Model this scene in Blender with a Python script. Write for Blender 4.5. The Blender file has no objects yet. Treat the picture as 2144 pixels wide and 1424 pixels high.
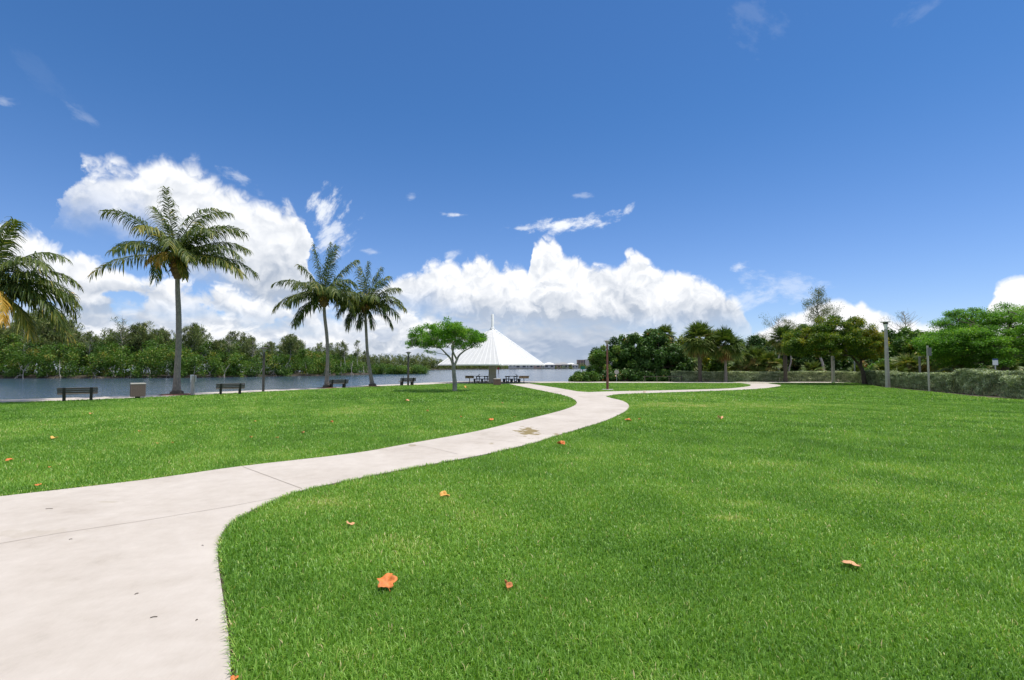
import bpy, bmesh, math, random
import numpy as np
from mathutils import Vector, Matrix

SC = bpy.context.scene
COL = SC.collection
R = math.radians
PI = math.pi

# ------------------------------------------------------------------ camera
EYE = 2.1                       # height of the lens above the lawn
FPX = 1072.0                    # focal length in pixels of the 2144 px wide photograph
PITCH = math.atan(54.0 / FPX)
cam_data = bpy.data.cameras.new("camera")
cam_data.sensor_fit = 'HORIZONTAL'
cam_data.sensor_width = 36.0
cam_data.lens = 36.0 * FPX / 2144.0
cam_data.clip_start = 0.05
cam_data.clip_end = 30000.0
cam = bpy.data.objects.new("camera", cam_data)
COL.objects.link(cam)
cam.location = (0.0, 0.0, EYE)
cam.rotation_euler = (PI / 2 + PITCH, 0.0, 0.0)
SC.camera = cam
SC.view_settings.view_transform = 'Standard'
SC.view_settings.look = 'None'
SC.view_settings.gamma = 1.0
SC.view_settings.exposure = 0.17
SC.cycles.max_bounces = 8
SC.cycles.transparent_max_bounces = 12
SC.cycles.use_denoising = True

# ------------------------------------------------------------------ sun
SUN_EL, SUN_AZ = R(74.0), R(88.0)        # azimuth clockwise from +Y (towards +X, the right)
sun_dir = Vector((math.sin(SUN_AZ) * math.cos(SUN_EL), math.cos(SUN_AZ) * math.cos(SUN_EL), math.sin(SUN_EL)))
sun_data = bpy.data.lights.new("sun", 'SUN')
sun_data.energy = 4.0
sun_data.angle = R(0.53)
sun_data.color = (1.0, 0.95, 0.855)
sun = bpy.data.objects.new("sun", sun_data)
COL.objects.link(sun)
sun.location = (0, 0, 60)
sun.rotation_euler = sun_dir.to_track_quat('Z', 'Y').to_euler()

# ------------------------------------------------------------------ placing by sight line
def ray(px, py):
    x, y, z = (px - 1072.0) / FPX, 1.0, (712.0 - py) / FPX
    c, s = math.cos(PITCH), math.sin(PITCH)
    return Vector((x, y * c - z * s, y * s + z * c))

def G(px, py, z=0.0):
    """ground point (height z) seen at that place of the photograph"""
    d = ray(px, py)
    t = (z - EYE) / d.z
    return Vector((d.x * t, d.y * t, z))

def P(px, py, Y):
    """point seen there at distance Y"""
    d = ray(px, py)
    t = Y / d.y
    return Vector((d.x * t, Y, EYE + d.z * t))

def azel(px, py):
    d = ray(px, py)
    return math.atan2(d.x, d.y), math.atan2(d.z, math.hypot(d.x, d.y))

# ------------------------------------------------------------------ node helpers
class E:
    """a socket one can do arithmetic with"""
    nt = None
    def __init__(s, v): s.v = v
    @staticmethod
    def op(name, *a, clamp=False):
        n = E.nt.nodes.new('ShaderNodeMath'); n.operation = name; n.use_clamp = clamp
        for i, x in enumerate(a):
            x = x.v if isinstance(x, E) else x
            if isinstance(x, (int, float)): n.inputs[i].default_value = x
            else: E.nt.links.new(x, n.inputs[i])
        return E(n.outputs[0])
    def __add__(s, o): return E.op('ADD', s, o)
    __radd__ = __add__
    def __sub__(s, o): return E.op('SUBTRACT', s, o)
    def __rsub__(s, o): return E.op('SUBTRACT', o, s)
    def __mul__(s, o): return E.op('MULTIPLY', s, o)
    __rmul__ = __mul__
    def __truediv__(s, o): return E.op('DIVIDE', s, o)
    def clamp(s): return E.op('ADD', s, 0.0, clamp=True)

def smooth(x, a, b, lo=0.0, hi=1.0):
    n = E.nt.nodes.new('ShaderNodeMapRange'); n.interpolation_type = 'SMOOTHSTEP'
    E.nt.links.new(x.v, n.inputs['Value'])
    for k, v in zip(('From Min', 'From Max', 'To Min', 'To Max'), (a, b, lo, hi)):
        if isinstance(v, E): E.nt.links.new(v.v, n.inputs[k])
        else: n.inputs[k].default_value = v
    return E(n.outputs['Result'])

def vec(x, y, z):
    n = E.nt.nodes.new('ShaderNodeCombineXYZ')
    for i, k in enumerate((x, y, z)):
        if isinstance(k, E): E.nt.links.new(k.v, n.inputs[i])
        else: n.inputs[i].default_value = k
    return n.outputs[0]

def fbm(v, scale, detail=8.0, rough=0.55, dist=0.0):
    n = E.nt.nodes.new('ShaderNodeTexNoise'); n.noise_dimensions = '2D'
    E.nt.links.new(v, n.inputs['Vector'])
    n.inputs['Scale'].default_value = scale; n.inputs['Detail'].default_value = detail
    n.inputs['Roughness'].default_value = rough; n.inputs['Distortion'].default_value = dist
    return E(n.outputs['Fac'])

def puffs(v, scale, octaves=4, gain=0.55):
    """billowing heaps: round tops, sharp creases (0..1)"""
    tot, w, out = 0.0, 1.0, None
    for i in range(octaves):
        k = E.op('ABSOLUTE', fbm(v, scale * 2.1 ** i, 0.0) * 2.0 - 1.0) * w
        out = k if out is None else out + k
        tot += w; w *= gain
    return out * (1.0 / tot)

def curve(x, pts):
    n = E.nt.nodes.new('ShaderNodeFloatCurve'); c = n.mapping.curves[0]
    pts = sorted(pts)
    c.points[0].location = pts[0]; c.points[-1].location = pts[-1]
    for p in pts[1:-1]: c.points.new(*p)
    for p in c.points: p.handle_type = 'VECTOR'
    n.mapping.use_clip = False
    n.mapping.update()
    E.nt.links.new(x.v, n.inputs['Value'])
    return E(n.outputs[0])

def mixc(f, a, b):
    n = E.nt.nodes.new('ShaderNodeMix'); n.data_type = 'RGBA'
    for k, x in ((0, f), (6, a), (7, b)):
        x = x.v if isinstance(x, E) else x
        if isinstance(x, bpy.types.NodeSocket): E.nt.links.new(x, n.inputs[k])
        else: n.inputs[k].default_value = x if k == 0 else (*x, 1.0)
    return n.outputs[2]

# ------------------------------------------------------------------ sky with cumulus clouds
world = bpy.data.worlds.new("World"); SC.world = world; world.use_nodes = True
E.nt = world.node_tree; E.nt.nodes.clear()
w_out = E.nt.nodes.new('ShaderNodeOutputWorld'); w_bg = E.nt.nodes.new('ShaderNodeBackground')
SKY_STRENGTH = 0.10
w_bg.inputs['Strength'].default_value = SKY_STRENGTH
E.nt.links.new(w_bg.outputs[0], w_out.inputs['Surface'])
sky = E.nt.nodes.new('ShaderNodeTexSky'); sky.sky_type = 'NISHITA'; sky.sun_disc = False
sky.sun_elevation = SUN_EL; sky.sun_rotation = SUN_AZ
sky.altitude = 0.0; sky.air_density = 1.0; sky.dust_density = 0.0; sky.ozone_density = 4.0
tc = E.nt.nodes.new('ShaderNodeTexCoord'); sx = E.nt.nodes.new('ShaderNodeSeparateXYZ')
E.nt.links.new(tc.outputs['Generated'], sx.inputs[0])
dx, dy, dz = (E(sx.outputs[i]) for i in range(3))
AZ = E.op('ARCTAN2', dx, dy); EL = E.op('ARCSINE', dz)
AZN = (AZ * 0.5 + 0.5).clamp()                 # -1..1 rad across the float curves
EMAX = 0.6
def profile(pxs, x):
    out = []
    for px, py in pxs:
        a, e = azel(px, py); out.append((min(max(a * 0.5 + 0.5, 0.0), 1.0), max(e, -0.05) / EMAX))
    return curve(x, out) * EMAX

SK = 10.0 * 0.1 / SKY_STRENGTH
def cloud(col, top, bot, seed, amp=0.05, edge=0.02, scale=13.0, lit=(0.93, 0.94, 0.96), shd=(0.42, 0.48, 0.58),
          depth=0.16, relief=1.0, bias=0.55, soft_bot=0.05, opac=1.0, stretch=1.0, xw=0.06, under=0.34, grey=(), gaps=None):
    """a bank of cumulus between two outlines (functions of azimuth), lit from above"""
    u = AZ + seed; w = EL * stretch + seed * 0.37
    v = vec(u, w, 0.0)
    warp = fbm(v, scale * 0.9, 3.0, 0.5) - 0.5
    n = fbm(v, scale, 7.0, 0.58) - 0.5
    wx, wy = warp * 0.05, n * 0.05
    pf = puffs(vec(u + wx, w + wy, 0.0), scale * 0.8); pf2 = puffs(vec(u + wx + 0.005, w + wy + 0.013, 0.0), scale * 0.8, 3)
    big = fbm(vec(u, w * 1.5, 0.0), scale * 0.45, 2.0, 0.5) - 0.5
    x = ((AZ + n * (xw * 1.6) + warp * xw) * 0.5 + 0.5).clamp()
    T = profile(top, x); B = profile(bot, x)
    h = T - EL + n * (amp * 1.2) + (pf - 0.28) * (amp * 2.4)
    a = smooth(h, 0.0, edge)
    up = EL - B + n * (amp * 2.5)
    alpha = a * smooth(up, -soft_bot, soft_bot) * opac
    if gaps is not None: alpha = alpha * smooth(big + n * 0.6 + smooth(up, 0.0, 0.12, 0.0, 0.10), gaps, gaps + 0.09)
    L = (pf - pf2) * (relief * 1.1) + n * (relief * 0.55) + (pf - 0.28) * (relief * 0.25) + big * 1.1
    L = L + smooth(h, 0.0, depth, 0.38, -0.12) + smooth(up, -0.01, 0.085, -under, 0.06) + bias
    for px, py, rx, ry, k in grey:
        a0, e0 = azel(px, py)
        d = E.op('SQRT', (AZ - a0) * (AZ - a0) * ((FPX / rx) ** 2) + (EL - e0) * (EL - e0) * ((FPX / ry) ** 2))
        L = L - smooth(d + n * 0.8, 0.0, 1.0, k, 0.0)
    c = mixc(L.clamp(), tuple(SK * k for k in shd), tuple(SK * k for k in lit))
    return mixc(alpha, col, c)

def wisp(col, px, py, rx, ry, rot, seed, dens=0.8, lit=(0.9, 0.93, 0.97), scale=22.0, gain=1.6):
    """a loose scrap of cloud"""
    a0, e0 = azel(px, py); k = 1.0 / FPX
    u = AZ - a0; w = EL - e0; c, s = math.cos(R(rot)), math.sin(R(rot))
    p = u * c + w * s; q = w * c - u * s
    d = E.op('SQRT', (p / (rx * k)) * (p / (rx * k)) + (q / (ry * k)) * (q / (ry * k)))
    n = fbm(vec(p * 0.8 + seed, q * 1.6, 0.0), scale, 7.0, 0.62)
    a = smooth((1.0 - d) * 0.9 + (n - 0.5) * gain * 2.0, 0.0, 1.0) * dens
    return mixc(a, col, tuple(SK * x for x in lit))

# the camera's own rendering of that blue: a deeper zenith, a clearer horizon
tint = E.nt.nodes.new('ShaderNodeMix'); tint.data_type = 'RGBA'; tint.blend_type = 'MULTIPLY'; tint.inputs[0].default_value = 1.0
E.nt.links.new(sky.outputs[0], tint.inputs[6])
E.nt.links.new(mixc(smooth(EL, 0.0, 0.5), (0.92, 0.98, 1.26), (0.50, 0.845, 1.16)), tint.inputs[7])
col = tint.outputs[2]
# low pale bank all along the horizon
col = cloud(col, [(-600, 590), (0, 600), (300, 630), (560, 640), (700, 640), (800, 625), (1000, 640), (1240, 650), (1420, 670), (1500, 700), (1560, 735), (1650, 745), (2144, 745), (2600, 740)],
            [(-600, 800), (2600, 800)], 3.1, amp=0.035, edge=0.05, scale=12, lit=(0.84, 0.87, 0.92), shd=(0.34, 0.42, 0.56), depth=0.10, bias=0.46, stretch=2.2, under=0.1,
            grey=[(1190, 735, 330, 70, 0.42), (500, 665, 300, 40, 0.2)])
# the middle bank with its tower
col = cloud(col, [(690, 760), (720, 650), (770, 605), (800, 590), (835, 572), (880, 560), (905, 543), (940, 533), (960, 556), (975, 548), (1000, 530), (1030, 536), (1050, 562), (1062, 548), (1095, 550),
                  (1110, 572), (1113, 500), (1135, 489), (1168, 494), (1184, 530), (1205, 524), (1228, 545), (1260, 552), (1296, 556), (1303, 528), (1325, 520), (1350, 527), (1368, 548), (1395, 563), (1440, 566),
                  (1490, 585), (1530, 615), (1560, 640), (1580, 700), (1600, 770)],
            [(690, 700), (800, 645), (900, 650), (1000, 685), (1250, 700), (1400, 695), (1600, 690)], 7.7, amp=0.013, edge=0.018, scale=21, bias=0.55, depth=0.15, xw=0.012, under=0.40,
            grey=[(1200, 690, 300, 50, 0.3), (880, 655, 110, 30, 0.25), (1480, 640, 120, 60, 0.15)])
# the tall bank on the left
col = cloud(col, [(60, 760), (125, 440), (140, 372), (165, 332), (240, 322), (270, 332), (300, 322), (380, 318), (430, 345), (480, 362), (530, 395), (580, 412), (620, 425), (640, 450), (645, 520), (660, 600), (700, 640)],
            [(60, 430), (140, 415), (180, 445), (250, 440), (300, 480), (350, 505), (420, 560), (520, 640), (700, 680)], 11.3, amp=0.027, edge=0.032, scale=16, relief=1.0, bias=0.53, depth=0.26, xw=0.045,
            grey=[(530, 560, 120, 110, 0.28), (380, 400, 140, 50, 0.12)])
# its lower left neighbour
col = cloud(col, [(-600, 400), (-200, 420), (0, 446), (40, 470), (90, 482), (130, 505), (180, 520), (230, 556), (300, 575), (400, 590), (500, 600), (560, 610), (650, 640), (720, 690), (800, 740)],
            [(-600, 680), (0, 680), (400, 668), (560, 690), (800, 720)], 17.9, amp=0.024, edge=0.022, scale=18, bias=0.49, depth=0.14, xw=0.05, gaps=-0.15,
            grey=[(280, 605, 90, 24, 0.3), (250, 650, 160, 22, 0.3), (620, 610, 100, 40, 0.3), (60, 560, 90, 40, 0.2)])
# low bank in front, left
col = cloud(col, [(-600, 640), (0, 655), (200, 672), (380, 664), (480, 658), (560, 690), (640, 700), (740, 690), (800, 640), (850, 640), (900, 660), (960, 690), (1040, 760)],
            [(-600, 760), (1040, 770)], 23.5, amp=0.022, edge=0.025, scale=22, bias=0.54, depth=0.08, opac=0.9, stretch=1.5, xw=0.03, gaps=-0.14)
# right hand clouds
col = cloud(col, [(1540, 770), (1575, 705), (1600, 680), (1640, 655), (1690, 640), (1720, 628), (1760, 624), (1800, 620), (1808, 628), (1790, 640), (1840, 652), (1900, 668), (1950, 672), (2010, 660), (2050, 690), (2075, 600), (2100, 580), (2144, 572), (2300, 560), (2600, 600)],
            [(1540, 790), (2600, 790)], 31.2, amp=0.010, edge=0.014, scale=18, relief=0.7, bias=0.78, depth=0.2, lit=(0.95, 0.95, 0.97), shd=(0.56, 0.63, 0.75), xw=0.015)
for a in [(680, 430, 36, 36, 60, 1.0, 0.85), (705, 485, 50, 40, 40, 2.0, 0.7), (1190, 470, 95, 17, 8, 3.0, 0.95), (1090, 478, 40, 7, 0, 4.0, 0.6), (1312, 440, 22, 9, 40, 5.0, 0.6), (955, 450, 24, 5, 0, 6.0, 0.7),
          (945, 532, 20, 14, 20, 8.0, 0.5), (780, 528, 20, 7, 0, 9.0, 0.35), (1545, 560, 24, 10, 0, 10.0, 0.55), (1560, 625, 60, 26, 10, 12.0, 0.4), (1650, 600, 75, 28, -8, 13.0, 0.35), (1585, 40, 60, 40, -30, 14.0, 0.06), (1930, 20, 40, 16, 10, 15.0, 0.07),
          (100, 165, 50, 22, -35, 16.0, 0.02), (8, 212, 14, 8, 0, 17.0, 0.25), (180, 245, 26, 10, -20, 18.0, 0.14), (1210, 410, 26, 7, 0, 19.0, 0.25), (860, 415, 14, 9, 0, 20.0, 0.25), (500, 370, 40, 12, -15, 21.0, 0.4)]:
    col = wisp(col, *a[:6], dens=a[6])
# broken white cloud added out of view, overhead and behind, to fill the shade
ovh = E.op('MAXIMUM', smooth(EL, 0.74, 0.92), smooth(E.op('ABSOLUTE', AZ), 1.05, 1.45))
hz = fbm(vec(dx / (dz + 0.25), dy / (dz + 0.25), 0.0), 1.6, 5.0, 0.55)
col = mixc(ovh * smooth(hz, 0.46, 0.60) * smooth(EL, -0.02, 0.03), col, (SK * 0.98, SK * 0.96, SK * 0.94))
# below the horizon the world is just the dull colour of distant water
col = mixc(smooth(EL, -0.03, 0.0), (0.9, 1.2, 1.7), col)
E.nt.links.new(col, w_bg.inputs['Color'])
world.cycles.sampling_method = 'MANUAL'; world.cycles.sample_map_resolution = 512

# ================================================================== builders
def link(o, parent=None):
    COL.objects.link(o)
    if parent is not None: o.parent = parent
    return o

def tag(o, label, cat, group=None, kind=None):
    if label: o["label"] = label
    if cat: o["category"] = cat
    if group: o["group"] = group
    if kind: o["kind"] = kind
    return o

def thing(name, label, cat, loc, rotz=0.0, group=None):
    """an empty at the base of a thing; its parts are parented to it"""
    o = bpy.data.objects.new(name, None)
    o.empty_display_size = 0.3
    COL.objects.link(o)
    o.location = loc; o.rotation_euler = (0, 0, rotz)
    return tag(o, label, cat, group)

def kids(o): return [c for c in COL.objects if c.parent == o]

def dup(o, loc=None, rotz=None, label=None, scale=None, parent=None):
    """a copy of a thing with copies of all its parts and sub-parts"""
    c = o.copy(); COL.objects.link(c)
    if parent is not None: c.parent = parent
    if loc is not None: c.location = loc
    if rotz is not None: c.rotation_euler = (0, 0, rotz)
    if scale is not None: c.scale = scale if hasattr(scale, '__len__') else (scale,) * 3
    if label: c["label"] = label
    for k in o.children: dup(k, parent=c)
    return c

class MB:
    """collects shapes for ONE mesh object"""
    def __init__(s): s.v = []; s.f = []
    def add(s, vs, fs):
        b = len(s.v); s.v += [tuple(x) for x in vs]; s.f += [tuple(i + b for i in f) for f in fs]; return s
    def box(s, c, size, rot=None):
        hx, hy, hz = size[0] / 2, size[1] / 2, size[2] / 2
        vs = [Vector((x, y, z)) for z in (-hz, hz) for y in (-hy, hy) for x in (-hx, hx)]
        if rot is not None: vs = [rot @ v for v in vs]
        c = Vector(c)
        return s.add([v + c for v in vs], [(0, 2, 3, 1), (4, 5, 7, 6), (0, 1, 5, 4), (2, 6, 7, 3), (0, 4, 6, 2), (1, 3, 7, 5)])
    def frustum(s, c0, sx0, sy0, c1, sx1, sy1):
        vs = []
        for c, a, b in ((c0, sx0, sy0), (c1, sx1, sy1)):
            vs += [(c[0] + i * a / 2, c[1] + j * b / 2, c[2]) for j in (-1, 1) for i in (-1, 1)]
        return s.add(vs, [(0, 2, 3, 1), (4, 5, 7, 6), (0, 1, 5, 4), (2, 6, 7, 3), (0, 4, 6, 2), (1, 3, 7, 5)])
    def prism(s, poly, axis, a, b):
        """poly in the plane across axis ('x','y','z'), from a to b"""
        n = len(poly)
        def pt(p, t): return {'x': (t, p[0], p[1]), 'y': (p[0], t, p[1]), 'z': (p[0], p[1], t)}[axis]
        return s.add([pt(p, a) for p in poly] + [pt(p, b) for p in poly],
                     [tuple(range(n))[::-1], tuple(range(n, 2 * n))] + [(i, (i + 1) % n, n + (i + 1) % n, n + i) for i in range(n)])
    def tube(s, pts, rad, n=8, cap=True):
        pts = [Vector(p) for p in pts]; m = len(pts); vs = []
        if not hasattr(rad, '__len__'): rad = [rad] * m
        ref = Vector((0.31, 0.83, 0.1)).normalized(); u = None
        for i, p in enumerate(pts):
            t = (pts[min(i + 1, m - 1)] - pts[max(i - 1, 0)])
            t = t.normalized() if t.length > 1e-9 else Vector((0, 0, 1))
            if u is None:
                u = t.cross(ref if abs(t.dot(ref)) < 0.95 else Vector((1, 0, 0)))
            u = (u - t * u.dot(t)).normalized(); w = t.cross(u)
            vs += [p + (u * math.cos(2 * PI * k / n) + w * math.sin(2 * PI * k / n)) * rad[i] for k in range(n)]
        fs = [(i * n + k, i * n + (k + 1) % n, (i + 1) * n + (k + 1) % n, (i + 1) * n + k) for i in range(m - 1) for k in range(n)]
        if cap: fs += [tuple(range(n))[::-1], tuple(range((m - 1) * n, m * n))]
        return s.add(vs, fs)
    def lathe(s, prof, c=(0, 0, 0), n=20):
        m = len(prof); vs = []
        for r, z in prof: vs += [(c[0] + r * math.cos(2 * PI * k / n), c[1] + r * math.sin(2 * PI * k / n), c[2] + z) for k in range(n)]
        fs = [(i * n + k, i * n + (k + 1) % n, (i + 1) * n + (k + 1) % n, (i + 1) * n + k) for i in range(m - 1) for k in range(n)]
        return s.add(vs, fs + [tuple(range(n))[::-1], tuple(range((m - 1) * n, m * n))])
    def build(s, name, mat, parent=None, smooth=False, bevel=0.0):
        me = bpy.data.meshes.new(name); me.from_pydata(s.v, [], s.f); me.materials.append(mat)
        if smooth:
            me.polygons.foreach_set('use_smooth', [True] * len(me.polygons))
            me.set_sharp_from_angle(angle=R(40))
        o = link(bpy.data.objects.new(name, me), parent)
        if bevel > 0:
            b = o.modifiers.new('edges', 'BEVEL'); b.width = bevel; b.segments = 2; b.limit_method = 'ANGLE'
        return o

def np_mesh(name, V, F, mat, parent=None, tint=None, smooth=False):
    """mesh from numpy arrays; F is (n,k) or a list of such arrays; tint is a per-vertex value"""
    V = np.ascontiguousarray(V, dtype=np.float32)
    Fs = F if isinstance(F, list) else [F]
    me = bpy.data.meshes.new(name)
    me.vertices.add(len(V)); me.vertices.foreach_set('co', V.ravel())
    idx = np.concatenate([f.ravel() for f in Fs]).astype(np.int32)
    tot = np.concatenate([np.full(len(f), f.shape[1], np.int32) for f in Fs])
    start = np.concatenate([[0], np.cumsum(tot)[:-1]]).astype(np.int32)
    me.loops.add(len(idx)); me.loops.foreach_set('vertex_index', idx)
    me.polygons.add(len(tot)); me.polygons.foreach_set('loop_start', start)
    if smooth: me.polygons.foreach_set('use_smooth', np.ones(len(tot), bool))
    if tint is not None:
        at = me.attributes.new('tint', 'FLOAT', 'POINT'); at.data.foreach_set('value', np.ascontiguousarray(tint, dtype=np.float32))
    me.update(calc_edges=True); me.validate()
    me.materials.append(mat)
    return link(bpy.data.objects.new(name, me), parent)

# ------------------------------------------------------------------ materials
def mat_new(name):
    m = bpy.data.materials.new(name); m.use_nodes = True
    E.nt = m.node_tree
    return m, m.node_tree.nodes['Principled BSDF']

def ramp(fac, stops):
    n = E.nt.nodes.new('ShaderNodeValToRGB'); cr = n.color_ramp
    while len(cr.elements) < len(stops): cr.elements.new(0.5)
    for e, (p, c) in zip(cr.elements, stops): e.position = p; e.color = (*c, 1.0)
    E.nt.links.new(fac.v if isinstance(fac, E) else fac, n.inputs[0])
    return n.outputs[0]

def coords(kind='Object', scale=(1, 1, 1)):
    t = E.nt.nodes.new('ShaderNodeTexCoord'); mp = E.nt.nodes.new('ShaderNodeMapping')
    mp.inputs['Scale'].default_value = scale
    E.nt.links.new(t.outputs[kind], mp.inputs[0]); return mp.outputs[0]

def noise3(v, scale, detail=4.0, rough=0.55, dist=0.0):
    n = E.nt.nodes.new('ShaderNodeTexNoise')
    E.nt.links.new(v, n.inputs['Vector'])
    n.inputs['Scale'].default_value = scale; n.inputs['Detail'].default_value = detail
    n.inputs['Roughness'].default_value = rough; n.inputs['Distortion'].default_value = dist
    return E(n.outputs['Fac'])

def bump(bsdf, h, strength=0.3, dist=0.01):
    b = E.nt.nodes.new('ShaderNodeBump'); b.inputs['Strength'].default_value = strength; b.inputs['Distance'].default_value = dist
    E.nt.links.new(h.v, b.inputs['Height']); E.nt.links.new(b.outputs[0], bsdf.inputs['Normal'])

def plain(name, c, rough=0.6, metal=0.0, var=0.15, scale=6.0, bmp=0.15, spec=0.4, stretch=(1, 1, 1)):
    """painted metal, plastic, wood, concrete: one colour with worn, uneven patches"""
    m, b = mat_new(name)
    v = coords('Object', stretch); n = noise3(v, scale, 6.0, 0.6)
    lo = tuple(x * (1 - var) for x in c); hi = tuple(min(1, x * (1 + var)) for x in c)
    E.nt.links.new(ramp(n, [(0.3, lo), (0.7, hi)]), b.inputs['Base Color'])
    b.inputs['Roughness'].default_value = rough; b.inputs['Metallic'].default_value = metal
    b.inputs['Specular IOR Level'].default_value = spec
    if bmp: bump(b, noise3(v, scale * 8, 3.0), bmp, 0.004)
    return m

LEAF = 1.5
def leafy(name, stops, trans=0.35, rough=0.5, spec=0.35, tcol=1.25):
    """leaves: colour by the per-leaf 'tint', light shining through"""
    m, b = mat_new(name)
    a = E.nt.nodes.new('ShaderNodeAttribute'); a.attribute_name = 'tint'
    c = ramp(a.outputs['Fac'], [(p_, tuple(min(0.8, LEAF * x) for x in q_)) for p_, q_ in stops])
    E.nt.links.new(c, b.inputs['Base Color'])
    b.inputs['Roughness'].default_value = rough; b.inputs['Specular IOR Level'].default_value = spec
    t = E.nt.nodes.new('ShaderNodeBsdfTranslucent'); mx = E.nt.nodes.new('ShaderNodeMixShader')
    g = E.nt.nodes.new('ShaderNodeMix'); g.data_type = 'RGBA'; g.blend_type = 'MULTIPLY'; g.inputs[0].default_value = 1.0
    E.nt.links.new(c, g.inputs[6]); g.inputs[7].default_value = (1.25 * tcol, 1.2 * tcol, 0.55 * tcol, 1)
    E.nt.links.new(g.outputs[2], t.inputs['Color'])
    mx.inputs[0].default_value = trans
    out = E.nt.nodes['Material Output']
    E.nt.links.new(b.outputs[0], mx.inputs[1]); E.nt.links.new(t.outputs[0], mx.inputs[2]); E.nt.links.new(mx.outputs[0], out.inputs['Surface'])
    return m

M = {}
M['bark_grey'] = plain('bark_grey', (0.24, 0.215, 0.185), 0.9, var=0.35, scale=5, bmp=0.6, stretch=(3, 3, 1))
M['bark_dark'] = plain('bark_dark', (0.10, 0.085, 0.065), 0.9, var=0.35, scale=5, bmp=0.6, stretch=(3, 3, 1))
M['bark_pale'] = plain('bark_pale', (0.42, 0.39, 0.34), 0.9, var=0.25, scale=3, bmp=0.4, stretch=(3, 3, 1))
M['bark_mottled'] = plain('bark_mottled', (0.27, 0.26, 0.225), 0.85, var=0.5, scale=2.2, bmp=0.4, stretch=(2, 2, 1))
M['fibre'] = plain('palm_fibre', (0.17, 0.105, 0.05), 0.9, var=0.5, scale=9, bmp=0.8)
M['concrete_post'] = plain('concrete_post', (0.40, 0.38, 0.34), 0.85, var=0.12, scale=4, bmp=0.3)
M['bronze'] = plain('dark_bronze_paint', (0.075, 0.066, 0.06), 0.5, var=0.2, scale=5, bmp=0.05)
M['rust_paint'] = plain('rusty_red_paint', (0.17, 0.065, 0.045), 0.6, var=0.35, scale=6, bmp=0.15, stretch=(2, 2, 0.6))
M['lamp_white'] = plain('lamp_white', (0.82, 0.82, 0.80), 0.45, var=0.05, bmp=0.0)
M['lamp_glass'] = plain('lamp_lens', (0.30, 0.29, 0.28), 0.25, var=0.08, bmp=0.0, spec=0.6)
M['black'] = plain('black_metal', (0.02, 0.02, 0.022), 0.5, var=0.2, bmp=0.05)
M['white_paint'] = plain('white_paint', (0.84, 0.84, 0.83), 0.5, var=0.03, bmp=0.03)
M['roof_white'] = plain('white_roof_sheet', (0.68, 0.68, 0.675), 0.45, var=0.05, scale=1.5, bmp=0.02)
M['galv'] = plain('galvanised_steel', (0.42, 0.43, 0.44), 0.45, metal=0.5, var=0.12, scale=8, bmp=0.05)
M['slat'] = plain('weathered_bench_plank', (0.105, 0.085, 0.072), 0.7, var=0.3, scale=4, bmp=0.4, stretch=(0.5, 6, 6))
M['slat_pale'] = plain('worn_bench_plank', (0.24, 0.20, 0.175), 0.7, var=0.25, scale=4, bmp=0.4, stretch=(0.5, 6, 6))
M['iron'] = plain('dark_cast_iron', (0.03, 0.026, 0.026), 0.55, var=0.25, bmp=0.1)
M['table_green'] = plain('dark_green_coating', (0.012, 0.028, 0.032), 0.45, var=0.25, bmp=0.05)
M['grill_tan'] = plain('heat_browned_steel', (0.26, 0.18, 0.11), 0.7, var=0.5, scale=5, bmp=0.2)
M['red_sign'] = plain('red_board', (0.35, 0.03, 0.03), 0.5, var=0.08, bmp=0)
M['green_sign'] = plain('green_board', (0.02, 0.20, 0.10), 0.5, var=0.08, bmp=0)
M['white_sign'] = plain('white_board', (0.74, 0.76, 0.78), 0.5, var=0.03, bmp=0)
M['sign_back'] = plain('grey_sign_back', (0.16, 0.16, 0.17), 0.5, var=0.1, bmp=0)
M['blue_sign'] = plain('blue_board', (0.05, 0.09, 0.22), 0.5, var=0.05, bmp=0)
def pebble(name, c):
    m, b = mat_new(name); v = coords('Object')
    n = noise3(v, 60, 4.0, 0.7); n2 = noise3(v, 5, 3.0)
    E.nt.links.new(ramp(n, [(0.32, tuple(x * 0.55 for x in c)), (0.5, c), (0.7, tuple(min(1, x * 1.45) for x in c))]), b.inputs['Base Color'])
    b.inputs['Roughness'].default_value = 0.9; bump(b, n + n2 * 0.4, 0.7, 0.01); return m
M['pebble'] = pebble('exposed_pebble_concrete', (0.20, 0.143, 0.122))
M['pebble_red'] = pebble('reddish_pebble_concrete', (0.26, 0.155, 0.125))
M['mulch'] = pebble('red_brown_mulch', (0.20, 0.085, 0.045))
M['soil'] = pebble('leaf_litter', (0.10, 0.075, 0.05))

# ------------------------------------------------------------------ foliage
RNG = np.random.default_rng(7)

def unit(a): return a / np.maximum(np.linalg.norm(a, axis=-1, keepdims=True), 1e-9)

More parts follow.
